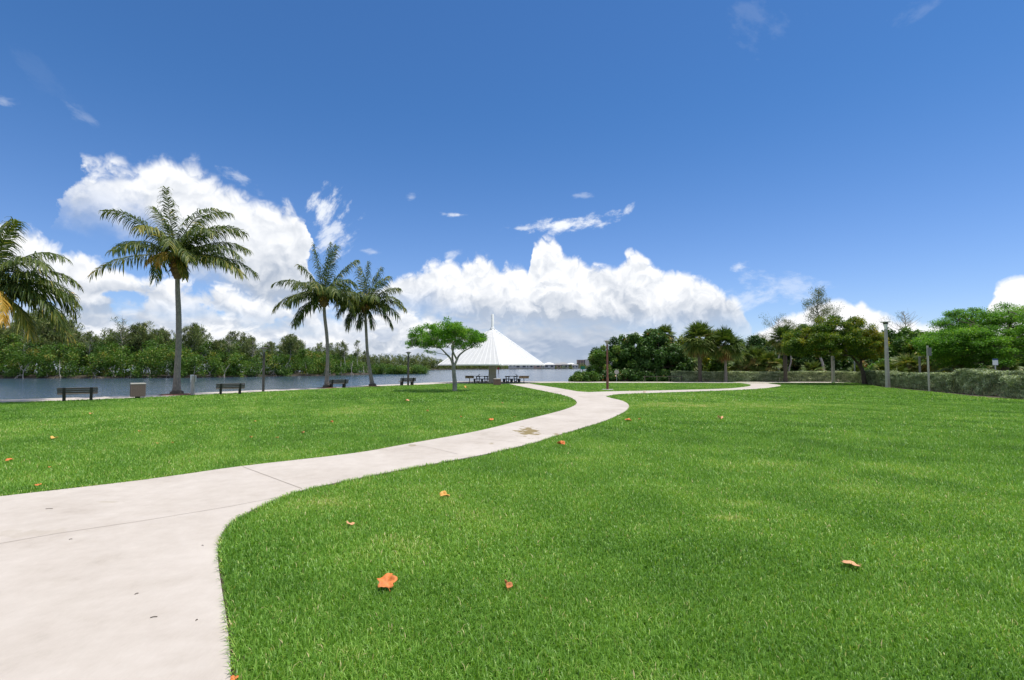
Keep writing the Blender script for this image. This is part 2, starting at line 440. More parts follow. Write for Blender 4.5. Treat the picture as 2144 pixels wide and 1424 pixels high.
DENSE = 2.6
def leaf_cloud(cen, rad, per, size, aspect=0.5, up=0.35, flat=1.0, droop=0.0, spread=0.18, shell=0.0, rng=None, tmul=1.0, axis=None):
    """many small leaf blades (rhombi) through the volumes of the clumps; returns verts, quads, tint"""
    rng = rng or RNG; per = per * DENSE
    cen = np.asarray(cen, float); rad = np.broadcast_to(np.asarray(rad, float), (len(cen),))
    w = rad ** 2; cnt = np.maximum(3, (per * len(cen) * w / w.sum())).astype(int)
    ci = np.repeat(np.arange(len(cen)), cnt); n = len(ci)
    d = unit(rng.normal(size=(n, 3))); rr = (shell + (1 - shell) * rng.random(n)) ** 0.55 * 1.22 * (0.75 + 0.5 * rng.random(n))
    d[:, 2] *= flat
    p = cen[ci] + d * (rr * rad[ci])[:, None]
    nor = unit(rng.normal(size=(n, 3)) + np.array([0, 0, up * 2.2]) + d * 0.5)
    ax = rng.normal(size=(n, 3)) * 0.7 + d * 0.6 + np.array([0, 0, -droop])
    if axis is not None: ax = ax * 0.45 + np.array(axis)
    ax = unit(ax - nor * (ax * nor).sum(1, keepdims=True)); sd = np.cross(nor, ax)
    L = size * (0.6 + 0.8 * rng.random(n)); Wd = L * aspect * (0.8 + 0.4 * rng.random(n))
    a = ax * (L / 2)[:, None]; b = sd * (Wd / 2)[:, None]; up_ = nor * (L * 0.08)[:, None]
    V = np.stack([p - a, p + b + up_, p + a, p - b + up_], 1).reshape(-1, 3)
    ct = rng.normal(0, 1, len(cen)) * spread
    t = np.clip(0.5 + tmul * ct[ci] + rng.normal(0, 0.16, n), 0.02, 0.98)
    return V, np.arange(4 * n).reshape(-1, 4), np.repeat(t, 4)

def merge(parts):
    Vs, Fs, Ts, b = [], [], [], 0
    for V, F, T in parts:
        Vs.append(V); Fs.append(F + b); Ts.append(T); b += len(V)
    return np.concatenate(Vs), np.concatenate(Fs), np.concatenate(Ts)

def lumpy(n, size, rng, lo=0.45, lumps=9, amp=0.3, bottom=-1.0):
    """points through the outer volume of an uneven ellipsoid"""
    L = unit(rng.normal(size=(lumps, 3))); out = []
    while len(out) < n:
        d = unit(rng.normal(size=(1, 3)))[0]
        if d[2] < bottom: continue
        k = 0.82 + amp * np.exp(-((L - d) ** 2).sum(1) * 5).sum() - 0.12 * rng.random()
        r = (lo ** 3 + (1 - lo ** 3) * rng.random()) ** (1 / 3)
        out.append(d * np.array(size) * k * r)
    return np.array(out)

def twigs(mb, limbs, cen, r0=0.03, sag=0.15, n=5):
    """thin curved twigs from the nearest limb to each clump"""
    nodes = np.array([p for l in limbs for p in l['pts'][1:]])
    for c in cen:
        i = np.argmin(((nodes - c) ** 2).sum(1) + np.maximum(0, nodes[:, 2] - c[2]) ** 2 * 2)
        a = nodes[i]; mid = (a + c) / 2 + np.array([0, 0, -sag * np.linalg.norm(c - a)])
        mb.tube([a, mid, c], [r0, r0 * 0.7, r0 * 0.3], n, cap=False)

def limb(pts, r0, r1):
    """smooth limb through points"""
    P_ = [np.array(p, float) for p in pts]; out = []
    Q = [2 * P_[0] - P_[1]] + P_ + [2 * P_[-1] - P_[-2]]
    for i in range(1, len(Q) - 2):
        for k in range(5):
            t = k / 5; a, b, c, d = Q[i - 1:i + 3]
            out.append(0.5 * (2 * b + (c - a) * t + (2 * a - 5 * b + 4 * c - d) * t * t + (3 * b - a - 3 * c + d) * t ** 3))
    out.append(P_[-1]); m = len(out)
    return {'pts': out, 'rad': [r0 + (r1 - r0) * (i / (m - 1)) for i in range(m)]}

def spline(pts, k=6, closed=False):
    """Catmull-Rom through 2-D points"""
    P_ = [np.array(p[:2], float) for p in pts]; n = len(P_); out = []
    for i in range(n if closed else n - 1):
        g = (lambda j: P_[j % n]) if closed else (lambda j: P_[min(max(j, 0), n - 1)])
        a, b, c, d = g(i - 1), g(i), g(i + 1), g(i + 2)
        for q in range(k):
            t = q / k
            out.append(0.5 * (2 * b + (c - a) * t + (2 * a - 5 * b + 4 * c - d) * t * t + (3 * b - a - 3 * c + d) * t ** 3))
    if not closed: out.append(P_[-1])
    return out

def inside(poly, X, Y):
    poly = np.asarray(poly); r = np.zeros(len(X), bool)
    x0, y0 = poly[:, 0], poly[:, 1]; x1, y1 = np.roll(x0, -1), np.roll(y0, -1)
    for a, b, c, d in zip(x0, y0, x1, y1):
        if b == d: continue
        k = ((b > Y) != (d > Y))
        k &= X < (c - a) * (Y - b) / (d - b) + a
        r ^= k
    return r

def vnoise(X, Y, scale, seed):
    """smooth 2-D value noise, 0..1"""
    g = np.random.default_rng(seed).random((256, 256)); x, y = X / scale, Y / scale
    xi, yi = np.floor(x).astype(int), np.floor(y).astype(int); fx, fy = x - xi, y - yi
    fx = fx * fx * (3 - 2 * fx); fy = fy * fy * (3 - 2 * fy)
    q = lambda i, j: g[i % 256, j % 256]
    return (q(xi, yi) * (1 - fx) + q(xi + 1, yi) * fx) * (1 - fy) + (q(xi, yi + 1) * (1 - fx) + q(xi + 1, yi + 1) * fx) * fy

# ================================================================== the setting
WATER_Z = -0.8
def W(pxs): return [G(x, y) for x, y in pxs]
def extend(a, b, d):
    """point d metres beyond b on the line a -> b"""
    v = (b - a); v.z = 0; return b + v.normalized() * d

prom_near = W([(0, 843.6), (280, 833.8), (405, 827.4), (515, 822.3), (581, 818.9), (681, 814.2), (720, 812.4), (800, 808.9), (838.6, 807.3), (885, 805.8), (923.6, 804.0), (960, 803.2), (997, 802.8),
               (1060, 803.6), (1100, 802.8), (1180, 801.8), (1301, 802.0), (1392, 802.0), (1555, 802.3), (1640, 801.9), (1740, 801.8), (1811, 802.0)])
prom_far = W([(0, 837.8), (121, 834), (204, 831.3), (345, 826.4), (405, 823.6), (456, 821), (515, 818.4), (581, 815.8), (681, 811.2), (800, 806.0), (838.6, 804.4), (885, 801.9), (923, 800.4), (960, 798.9),
              (1025, 797.8), (1100, 798.9), (1180, 799.4), (1301, 799.8), (1392, 799.8), (1555, 799.8), (1640, 799.8), (1740, 799.8), (1811, 799.9)])
prom_near.insert(0, extend(prom_near[1], prom_near[0], 45)); prom_far.insert(0, extend(prom_far[1], prom_far[0], 45))
prom_poly = spline(prom_near, 3) + spline(prom_far[::-1], 3)

L_edge = W([(-700, 1128), (-300, 1078), (0, 1042), (300, 1007), (506, 978), (734, 951.5), (852, 931), (999, 904), (1081, 884), (1147, 868), (1189, 856), (1207, 846), (1202, 837), (1183, 829), (1147, 821), (1098, 811), (1065, 804.5)])
isl_up = W([(1108, 803.6), (1163, 812), (1209, 820)])
isl_low = W([(1232, 821.6), (1281, 820), (1359, 818.5), (1457, 816), (1522, 814), (1555, 811), (1571, 808), (1568, 805), (1550, 802.9)])
low_edge = W([(1606, 802.6), (1617, 804.2), (1632, 806.5), (1633, 809), (1604, 813), (1555, 816.5), (1490, 819), (1392, 822.4), (1326, 824.4), (1287, 826.7), (1268, 830.6)])
R_edge = W([(1268, 830.6), (1279, 834), (1300, 839), (1313, 845), (1317, 852), (1313, 859), (1294, 870), (1261, 884), (1196, 904), (1147, 919), (1108, 931), (1049, 945), (999, 956), (852, 983), (742, 1005), (661, 1022.5),
            (605, 1037), (550, 1060), (506, 1082), (480, 1100), (462, 1126), (456, 1158), (458, 1194), (466, 1250), (477, 1323), (484, 1424)])
tail = extend(R_edge[-2], R_edge[-1], 7.0)
path_poly = spline(L_edge, 4) + spline(isl_up, 3) + spline(isl_low, 4) + spline(low_edge, 3) + spline(R_edge, 4)[1:] + [np.array((tail.x, tail.y)), np.array((-16.0, tail.y)), np.array((-16.0, 3.5))]

def slab(name, poly, z0, z1, mat):
    b = MB(); n = len(poly)
    b.add([(p[0], p[1], z1) for p in poly] + [(p[0], p[1], z0) for p in poly],
          [tuple(range(n))] + [((i + 1) % n, i, n + i, n + (i + 1) % n) for i in range(n)])
    o = b.build(name, mat); bm = bmesh.new(); bm.from_mesh(o.data)
    bmesh.ops.recalc_face_normals(bm, faces=bm.faces); bmesh.ops.triangulate(bm, faces=bm.faces); bm.to_mesh(o.data); bm.free()
    o["kind"] = "structure"; return o

# concrete: broom-finished, sun-bleached, blotched and stained in places
m, b = mat_new('pale_concrete'); v = coords('Object')
big = noise3(v, 0.55, 5.0, 0.6, 0.4); mid_ = noise3(v, 4.0, 6.0, 0.65); fine = noise3(v, 140, 3.0, 0.7); broom = noise3(coords('Object', (22, 3.5, 1)), 3.0, 5.0, 0.7)
f = (big * 0.70 + mid_ * 0.38 + fine * 0.16 + broom * 0.20 - 0.21).clamp()
base_c = ramp(f, [(0.22, (0.34, 0.29, 0.245)), (0.42, (0.465, 0.415, 0.365)), (0.60, (0.53, 0.48, 0.43)), (0.85, (0.60, 0.55, 0.50))])
sp = E.nt.nodes.new('ShaderNodeSeparateXYZ'); E.nt.links.new(v, sp.inputs[0]); X_, Y_ = E(sp.outputs[0]), E(sp.outputs[1])
st = None
for px, py, rx, ry, k in [(1106, 905, 0.60, 1.7, 1.0), (1168, 912, 0.16, 0.5, 0.8), (1030, 931, 0.15, 0.3, 0.45), (866, 934, 0.2, 0.22, 0.55), (232, 1054, 0.30, 0.05, 0.25), (1218, 831, 0.3, 1.2, 0.25), (60, 1120, 0.8, 0.3, 0.12)]:
    g = G(px, py); dxx = (X_ - g.x) * (1 / rx); dyy = (Y_ - g.y) * (1 / ry)
    d = E.op('SQRT', dxx * dxx + dyy * dyy)
    s_ = smooth((1.0 - d) + (noise3(v, 3.2, 6.0, 0.62) - 0.5) * 3.4, 0.35, 0.6) * smooth(d, 0.9, 1.25, 1.0, 0.0) * k
    st = s_ if st is None else E.op('MAXIMUM', st, s_)
E.nt.links.new(mixc(st, base_c, (0.235, 0.185, 0.085)), b.inputs['Base Color'])
b.inputs['Roughness'].default_value = 0.9; b.inputs['Specular IOR Level'].default_value = 0.25
bump(b, mid_ * 0.3 + fine * 0.5 + broom * 0.6, 0.35, 0.006)
M['concrete'] = m
slab('promenade', prom_poly, -0.3, 0.016, M['concrete'])
path = slab('footpath', path_poly, -0.12, 0.022, M['concrete'])

# joints cut across the path (dark filled grooves)
m, b = mat_new('joint_filler'); b.inputs['Base Color'].default_value = (0.30, 0.255, 0.21, 1); b.inputs['Roughness'].default_value = 1.0
M['joint'] = m
for pts, wd in [(((508, 979.5), (632, 1026)), 0.012), (((-60, 1153), (120, 1121), (300, 1094), (480, 1064), (604, 1040)), 0.009), (((856, 932), (905, 940), (958, 953)), 0.011), (((1000, 920), (1098, 929)), 0.012), (((1120, 876), (1232, 888)), 0.014),
                (((1187, 859), (1300, 864)), 0.014), (((1204, 838), (1292, 838)), 0.016), (((1222, 823), (1262, 828)), 0.02), (((1160, 823.4), (1192, 815)), 0.02), (((1380, 818.2), (1392, 821.6)), 0.02)]:
    p = [G(*q, 0.0) for q in pts]; n = len(p); vs = []
    for i in range(n):
        t = (p[min(i + 1, n - 1)] - p[max(i - 1, 0)]).normalized(); s_ = Vector((-t.y, t.x, 0)) * wd / 2
        vs += [p[i] + s_ + Vector((0, 0, 0.0262)), p[i] - s_ + Vector((0, 0, 0.0262))]
    o = MB().add(vs, [(2 * i, 2 * i + 1, 2 * i + 3, 2 * i + 2) for i in range(n - 1)]).build('joint', M['joint'], path)

# lawn: one sheet of land, its edge dropping into the water
shore_in = spline(prom_far, 3)
i_turn = next(i for i, p in enumerate(shore_in) if p[0] > G(1236, 799).x and p[1] > 40)
coast = shore_in[:i_turn + 1]
land_poly = coast + [np.array(q) for q in ((9.6, 74), (9.2, 84), (12, 100), (17, 125), (30, 170), (60, 240), (160, 300), (420, 330), (420, -60), (-140, -60))]
m, b = mat_new('turf'); v = coords('Object')
n1 = noise3(v, 0.16, 4.0, 0.6, 0.3); n2 = noise3(v, 1.1, 5.0, 0.65); n3 = noise3(v, 30, 3.0, 0.7)
E.nt.links.new(ramp((n1 * 0.45 + n2 * 0.35 + n3 * 0.3 - 0.05).clamp(), [(0.25, (0.045, 0.100, 0.014)), (0.5, (0.085, 0.175, 0.022)), (0.75, (0.15, 0.23, 0.040))]), b.inputs['Base Color'])
b.inputs['Roughness'].default_value = 0.95; b.inputs['Specular IOR Level'].default_value = 0.1
bump(b, n3 + n2 * 0.5, 0.8, 0.03)
M['turf'] = m
slab('lawn', land_poly, -2.0, 0.0, M['turf'])

# leaf litter and mulch under the planting on the right
hb = [G(x, y) for x, y in ((1806, 803.3), (1852, 811.0), (1900, 815.9), (1945, 819.9), (2000, 825.6), (2040, 830), (2090, 834), (2144, 837.4))]
hb.append(extend(hb[-2], hb[-1], 14))
bed = [np.array((p.x, p.y)) for p in [G(1236, 799.2), G(1400, 799.2), G(1560, 799.2), G(1740, 799.4)]] + [np.array((p.x, p.y)) for p in hb] + [np.array(q) for q in ((120, 30), (150, 120), (40, 118), (13.5, 96), (11.2, 84))]
slab('planting_bed', bed, -0.1, 0.012, M['soil'])

# bare soil in the trimmed gap along the path
def soil_edge(edge, w):
    e = [Vector((p[0], p[1], 0)) for p in edge]; n = len(e); vs = []
    for i, p in enumerate(e):
        t = (e[min(i + 1, n - 1)] - e[max(i - 1, 0)]).normalized(); q_ = Vector((-t.y, t.x, 0)) * w
        vs += [(p.x - q_.x, p.y - q_.y, 0.006), (p.x + q_.x, p.y + q_.y, 0.006)]
    o = MB().add(vs, [(2 * i, 2 * i + 2, 2 * i + 3, 2 * i + 1) for i in range(n - 1)]).build('soil_strip', M['soil_dark']); o["kind"] = "structure"
M['soil_dark'] = pebble('damp_soil', (0.055, 0.036, 0.024))
soil_edge(spline(R_edge, 5) + [np.array((tail.x, tail.y))], 0.035); soil_edge(spline(L_edge, 5), 0.025)

# water
m, b = mat_new('river_water'); v = coords('Object')
b.inputs['Base Color'].default_value = (0.045, 0.075, 0.115, 1); b.inputs['Roughness'].default_value = 0.12; b.inputs['IOR'].default_value = 1.33
w1 = noise3(coords('Object', (1.0, 0.62, 1)), 0.55, 4.0, 0.6, 0.3); w2 = noise3(coords('Object', (1.0, 0.7, 1)), 3.4, 3.0, 0.6); w0 = noise3(v, 0.05, 3.0, 0.6)
bump(b, w1 + w2 * 0.25 + w0 * 0.5, 0.5, 0.45)
M['water'] = m
me = bpy.data.meshes.new('river'); me.from_pydata([(-9000, -200, WATER_Z), (9000, -200, WATER_Z), (9000, 14000, WATER_Z), (-9000, 14000, WATER_Z)], [], [(0, 1, 2, 3)]); me.materials.append(m)
o = link(bpy.data.objects.new('river', me)); o["kind"] = "structure"

# the far side of the river: low muddy banks
def GW(px, py): return G(px, py, WATER_Z)
near_bank = [GW(x, y) for x, y in ((0, 792.6), (200, 792.4), (380, 791.4), (491, 790), (554, 788.6), (681, 787), (740, 785.6), (790, 783.6), (806, 782.2))]
near_bank.insert(0, extend(near_bank[2], near_bank[0], 160))
far_bank = [GW(x, y) for x, y in ((700, 776.5), (800, 775.3), (880, 774.4), (947, 773.9), (1064, 773.0))]
m, b = mat_new('muddy_bank'); v = coords('Object')
E.nt.links.new(ramp(noise3(v, 0.4, 6.0, 0.65), [(0.3, (0.030, 0.025, 0.018)), (0.6, (0.055, 0.045, 0.030)), (0.8, (0.14, 0.11, 0.08))]), b.inputs['Base Color']); b.inputs['Roughness'].default_value = 0.95
M['mud'] = m
def bank(front, back):
    vs, fs = [], []; n = len(front)
    for i, p in enumerate(front):
        t = (front[min(i + 1, n - 1)] - front[max(i - 1, 0)]).normalized(); q = Vector((-t.y, t.x, 0))
        vs += [(p.x, p.y, WATER_Z - 0.3), (p.x + q.x * 0.7, p.y + q.y * 0.7, WATER_Z + 0.35), (p.x + q.x * 5, p.y + q.y * 5, WATER_Z + 0.7), (p.x + q.x * back, p.y + q.y * back, WATER_Z + 0.8)]
    for i in range(n - 1): fs += [(4 * i + k, 4 * i + 4 + k, 4 * i + 5 + k, 4 * i + 1 + k) for k in range(3)]
    o = MB().add(vs, fs).build('riverbank', M['mud'], smooth=True); o["kind"] = "structure"
bank(near_bank, 45); bank(far_bank, 120)
town_bank = [GW(x, y) for x, y in ((1050, 772.6), (1130, 772.2), (1300, 771.9), (1700, 771.9), (2300, 772))]
bank(town_bank, 900)

# ------------------------------------------------------------------ grass blades
lawn_edge = np.array([(p[0], p[1]) for p in spline(prom_near, 3)])
right_edge = np.array([(p.x, p.y) for p in hb])
grass_poly = [lawn_edge[0]] + list(lawn_edge[1:]) + [np.array((right_edge[0, 0] - 0.4, right_edge[0, 1] - 0.2))] + list(right_edge[1:]) + [np.array((40.0, 0.5)), np.array((-60.0, 0.5))]
rg = np.random.default_rng(3)
DRY = [(1440, 850, 7.0, 2.6, 0.26), (800, 1150, 0.55, 0.5, 0.20), (690, 1050, 1.0, 0.35, 0.14), (1000, 1010, 0.8, 0.4, 0.10), (1130, 960, 2.0, 0.5, 0.08), (560, 955, 2.5, 0.5, 0.13), (900, 905, 3.0, 0.5, 0.10), (640, 860, 9.0, 2.4, 0.12),
       (1000, 852, 6.0, 1.5, 0.12), (1530, 1087, 0.35, 0.16, 0.35), (1545, 1055, 0.4, 0.2, 0.18), (1130, 1100, 0.5, 0.5, 0.07), (100, 1000, 1.4, 0.5, 0.10)]
def blades(y0, y1, dens, length, width, tri, seed):
    r = np.random.default_rng(seed); side, mg = 1.08, 4.4
    area = side * (y1 * y1 - y0 * y0) + 2 * mg * (y1 - y0); n = int(area * dens)
    yy = np.linspace(y0, y1, 200); cd = side * yy * yy / 2 + mg * yy; Y = np.interp(r.random(n) * (cd[-1] - cd[0]) + cd[0], cd, yy); X = (r.random(n) * 2 - 1) * (side * Y + mg)
    k = inside(grass_poly, X, Y); X, Y = X[k], Y[k]
    k = ~inside(path_poly, X, Y); X, Y = X[k], Y[k]; n = len(X)
    if y1 < 17:
        for ax_, ay_ in ((0.022, 0), (-0.022, 0), (0, 0.03), (0, -0.03)):
            k = ~inside(path_poly, X + ax_, Y + ay_); X, Y = X[k], Y[k]
        n = len(X)
    t = 0.455 + 0.15 * (vnoise(X, Y, 2.6, 1) - 0.5) + 0.17 * (vnoise(X, Y, 0.55, 2) - 0.5) + 0.14 * (vnoise(X * 0.9 + Y * 0.4, (Y * 0.9 - X * 0.4) / 7, 0.8, 4) - 0.5) + 0.11 * (vnoise(X, Y, 9, 5) - 0.5) + 0.024 * np.where(X > 1.5, np.tanh(3 * np.sin((Y + 0.16 * X + 0.5 * vnoise(X, Y, 3, 8)) * 2 * PI / 2.3)), 0) + r.normal(0, 0.105, n)
    for px, py, rx, ry, a in DRY:
        g = G(px, py); d = ((X - g.x) / rx) ** 2 + ((Y - g.y) / ry) ** 2
        t += a * np.exp(-d * 1.2) * (0.4 + 1.2 * vnoise(X, Y, 0.35, 9))
    dry = r.random(n) < 0.030; t[dry] += 0.38
    yaw = r.random(n) * 2 * PI; lean = np.abs(r.normal(0.55, 0.30, n)); hgt = length * (0.55 + 0.75 * r.random(n)) * (0.75 + 0.5 * vnoise(X, Y, 0.9, 6))
    cx, cy = np.cos(yaw), np.sin(yaw); wd = width * (0.7 + 0.6 * r.random(n)) / 2
    tw = yaw + PI / 2 + r.normal(0, 0.5, n); sx_, sy_ = np.cos(tw) * wd, np.sin(tw) * wd
    z0 = np.zeros(n)
    b0 = np.stack([X - sx_, Y - sy_, z0], 1); b1 = np.stack([X + sx_, Y + sy_, z0], 1)
    tip = np.stack([X + cx * np.sin(lean * 1.25) * hgt, Y + cy * np.sin(lean * 1.25) * hgt, np.cos(lean * 1.25) * hgt * 0.95 + 0.004], 1)
    if tri:
        V = np.stack([b0, b1, tip], 1).reshape(-1, 3); F = [np.arange(3 * n).reshape(-1, 3)]; T = np.repeat(t, 3)
    else:
        mx_ = np.stack([X + cx * np.sin(lean * 0.7) * hgt * 0.55, Y + cy * np.sin(lean * 0.7) * hgt * 0.55, np.cos(lean * 0.7) * hgt * 0.58], 1); s2 = np.stack([sx_, sy_, z0], 1) * 0.85
        V = np.stack([b0, b1, mx_ + s2, mx_ - s2, tip], 1).reshape(-1, 3); i5 = np.arange(n)[:, None] * 5
        F = [i5 + np.array([[0, 1, 2, 3]]), i5 + np.array([[3, 2, 4]])]; T = np.repeat(t, 5)
    return V, F, np.clip(T, 0.01, 0.99)
M['grass'] = leafy('grass_blades', [(0.05, (0.034, 0.080, 0.010)), (0.35, (0.080, 0.185, 0.019)), (0.60, (0.165, 0.305, 0.040)), (0.80, (0.30, 0.365, 0.095)), (0.97, (0.48, 0.39, 0.22))], trans=0.30, rough=0.45, spec=0.45, tcol=1.1)
Vs, Fs, Ts, base = [], [], [], 0
for args in [(1.6, 5.2, 5600, 0.056, 0.0066, False, 11), (5.2, 9.0, 3000, 0.058, 0.0090, False, 12), (9.0, 16.0, 1250, 0.066, 0.015, True, 13), (16.0, 30.0, 520, 0.066, 0.027, True, 14), (30.0, 68.0, 150, 0.07, 0.06, True, 15)]:
    V, F, T = blades(*args)
    Vs.append(V); Fs += [f + base for f in F]; Ts.append(T); base += len(V)
# ragged fringe creeping over the path edges
def fringe(edge, seed, dens, lo=0, hi=16.0):
    r = np.random.default_rng(seed); e = np.array([(p[0], p[1]) for p in edge]); sg = np.diff(e, axis=0); L = np.linalg.norm(sg, axis=1)
    cnt = (L * dens).astype(int); i = np.repeat(np.arange(len(L)), cnt); n = len(i); f = r.random(n)
    q = e[i] + sg[i] * f[:, None]; nr = np.stack([-sg[i][:, 1], sg[i][:, 0]], 1) / L[i][:, None]
    c = q + nr * 0.05; flip = inside(path_poly, c[:, 0], c[:, 1]); nr[flip] *= -1        # now away from the path
    s_ = e[i][:, 0] * 1.3 + e[i][:, 1] + f * L[i]; k = (vnoise(s_, s_ * 0 + seed, 0.16, seed) > 0.45) & (q[:, 1] < hi) & (q[:, 1] > 1.5); q, nr = q[k], nr[k]; n = len(q)
    q = q + nr * (0.005 + 0.05 * r.random(n))[:, None]; d = -nr + r.normal(0, 0.7, (n, 2)); d /= np.linalg.norm(d, axis=1)[:, None]
    l = 0.04 + 0.05 * r.random(n); w = 0.0035; s2 = np.stack([-d[:, 1], d[:, 0]], 1) * w
    z = np.zeros((n, 1)); m_ = q + d * (l * 0.5)[:, None]; tp = q + d * l[:, None]
    V = np.stack([np.hstack([q - s2, z]), np.hstack([q + s2, z]), np.hstack([m_ + s2, z + 0.05]), np.hstack([m_ - s2, z + 0.05]), np.hstack([tp, z + 0.032 + 0.02 * r.random((n, 1))])], 1).reshape(-1, 3)
    i5 = np.arange(n)[:, None] * 5; return V, [i5 + np.array([[0, 1, 2, 3]]), i5 + np.array([[3, 2, 4]])], np.repeat(np.clip(0.5 + r.normal(0, 0.2, n), 0.02, 0.98), 5)
for e_, sd_, dn_ in ((spline(L_edge, 6), 31, 90), (spline(R_edge, 6), 32, 110)):
    V, F, T = fringe(e_, sd_, dn_); Vs.append(V); Fs += [f + base for f in F]; Ts.append(T); base += len(V)
o = np_mesh('grass', np.concatenate(Vs), Fs, M['grass'], tint=np.concatenate(Ts))
tag(o, 'mown green lawn grass either side of the pale path', 'grass', kind='stuff')

# ================================================================== park furniture
def seat_bench(loc, rotz, label):
    """slatted bench; local +y is the side one sits from"""
    t = thing('park_bench', label, 'bench', loc, rotz, 'benches along the waterside walk')
    Lb = 1.86
    for i, (y, z) in enumerate(((-0.235, 0.50), (-0.265, 0.62), (-0.295, 0.74))):
        MB().box((0, y, z), (Lb, 0.045, 0.098), Matrix.Rotation(R(12), 3, 'X')).build('back_slat', M['slat'], t, bevel=0.006)
    for y in (-0.16, -0.045, 0.07, 0.185):
        MB().box((0, y, 0.405 + 0.02 * (y > 0.1)), (Lb, 0.098, 0.045)).build('seat_slat', M['slat_pale'], t, bevel=0.006)
    for x in (-0.62, 0.62):
        b = MB()
        b.prism([(-0.20, 0.0), (-0.08, 0.0), (-0.10, 0.34), (-0.21, 0.42), (-0.275, 0.80), (-0.335, 0.80), (-0.265, 0.38)], 'x', x - 0.07, x + 0.07)
        b.prism([(-0.10, 0.375), (-0.10, 0.305), (0.12, 0.305), (0.17, 0.0), (0.26, 0.0), (0.235, 0.375)], 'x', x - 0.07, x + 0.07)
        b.box((x, 0.04, 0.02), (0.12, 0.30, 0.04))
        b.build('bench_support', M['iron'], t, bevel=0.008)
    return t
def along(a, b): 
    v = b - a; return math.atan2(v.y, v.x)
for px, py, a, b_, lab in [(162.5, 839.0, (122, 840.3), (203, 837.7), 'dark slatted bench farthest left, beside the square pebbled bin'),
                           (482, 825.4, (456, 826.0), (508, 824.6), 'dark slatted bench between the white twin sign and the slim lamp post'),
                           (707, 812.2, (690, 812.7), (724, 811.7), 'dark slatted bench right behind the foot of the curved palm trunk'),
                           (852, 806.6, (842, 806.8), (864, 806.2), 'dark slatted bench with a bird on its back and a lamp before it')]:
    seat_bench(G(px, py, 0.016), along(G(*a), G(*b_)), lab)

def park_bin(loc, rotz, w, h, lift, mat, label):
    t = thing('litter_bin', label, 'bin', loc, rotz)
    MB().box((0, 0, lift / 2), (w * 0.35, w * 0.35, lift)).build('pedestal', M['iron'], t)
    b = MB()
    n = 9
    b.box((0, 0, lift + h / 2), (w - 0.03, w - 0.03, h))
    for i in range(n):
        x = -w / 2 + w * (i + 0.5) / n
        for s_ in (-1, 1):
            b.box((x, s_ * (w / 2 - 0.012), lift + h / 2), (w / n * 0.8, 0.022, h - 0.02)); b.box((s_ * (w / 2 - 0.012), x, lift + h / 2), (0.022, w / n * 0.8, h - 0.02))
    b.build('bin_body', mat, t)
    MB().frustum((0, 0, lift + h), w + 0.03, w + 0.03, (0, 0, lift + h + 0.07), w - 0.02, w - 0.02).build('lid', M['concrete_post'], t, bevel=0.01)
    return t
park_bin(G(288, 833.4, 0.016), along(G(122, 840.3), G(203, 837.7)) + R(2), 0.78, 0.80, 0.10, M['pebble'], 'square pebbled concrete litter bin on the walk by the water')
park_bin(G(1041, 806.6), R(12), 0.72, 0.62, 0.04, M['pebble_red'], 'small reddish square bin at the corner of the picnic shelter')

# twin sign by the tall palm
t = thing('twin_sign', 'short post with a white board on either side by the tall palm', 'sign', G(403, 827.0), R(0))
MB().box((0.03, 0, 0.70), (0.15, 0.15, 1.40)).build('post', M['concrete_post'], t, bevel=0.01)
MB().box((-0.10, 0.0, 0.52), (0.07, 0.07, 1.04)).build('support', M['galv'], t)
MB().box((-0.13, 0.10, 1.18), (0.22, 0.02, 0.54), Matrix.Rotation(R(24), 3, 'Z')).build('board', M['white_sign'], t)
MB().box((0.165, 0.05, 1.18), (0.15, 0.02, 0.46), Matrix.Rotation(R(-38), 3, 'Z')).build('board', M['white_sign'], t)

# lamps
def park_lamp(loc, H, label, pole='bronze', square=True, w=0.085, pad=False, rot=0.0, cap=0.31, group='slim lamp posts in the park'):
    t = thing('lamp_post', label, 'lamp post', loc, rot, group)
    hz = H - 0.42
    b = MB()
    if square: b.frustum((0, 0, 0), 2 * w, 2 * w, (0, 0, hz), 1.7 * w, 1.7 * w)
    else: b.lathe([(w * 1.5, 0), (w * 1.5, 0.06), (w * 1.3, 0.08), (w * 1.3, 1.05), (w, 1.12), (w * 0.9, hz)])
    b.build('pole', M[pole], t, smooth=not square, bevel=0.008 if square else 0)
    MB().lathe([(w * 0.9, hz), (w * 1.1, hz + 0.08), (cap * 0.62, hz + 0.27), (cap * 0.66, hz + 0.30)]).build('lamp_shade', M['lamp_glass'], t, smooth=True)
    MB().lathe([(cap, hz + 0.30), (cap * 1.02, hz + 0.325), (cap * 0.6, hz + 0.39), (0.05, hz + 0.42)]).build('cap', M['bronze'] if not pad else M['lamp_glass'], t, smooth=True)
    if pad: MB().lathe([(0.5, -0.02), (0.5, 0.05), (0.46, 0.07)], n=28).build('footing', M['concrete_post'], t)
    MB().box((0, -w - 0.004, 0.55), (0.09, 0.012, 0.16)).build('hatch', M[pole], t)
    return t
park_lamp(G(551, 820.2), 3.62, 'slim dark lamp post with a flat head between two benches', rot=R(40))
park_lamp(G(854.5, 807.6), 3.60, 'slim dark lamp post with a funnel head in front of the bird bench', rot=R(40))
park_lamp(G(1272, 816.8), 4.35, 'rusty red lamp post on a round concrete pad beside the path fork', pole='rust_paint', square=False, w=0.085, pad=True, cap=0.30)

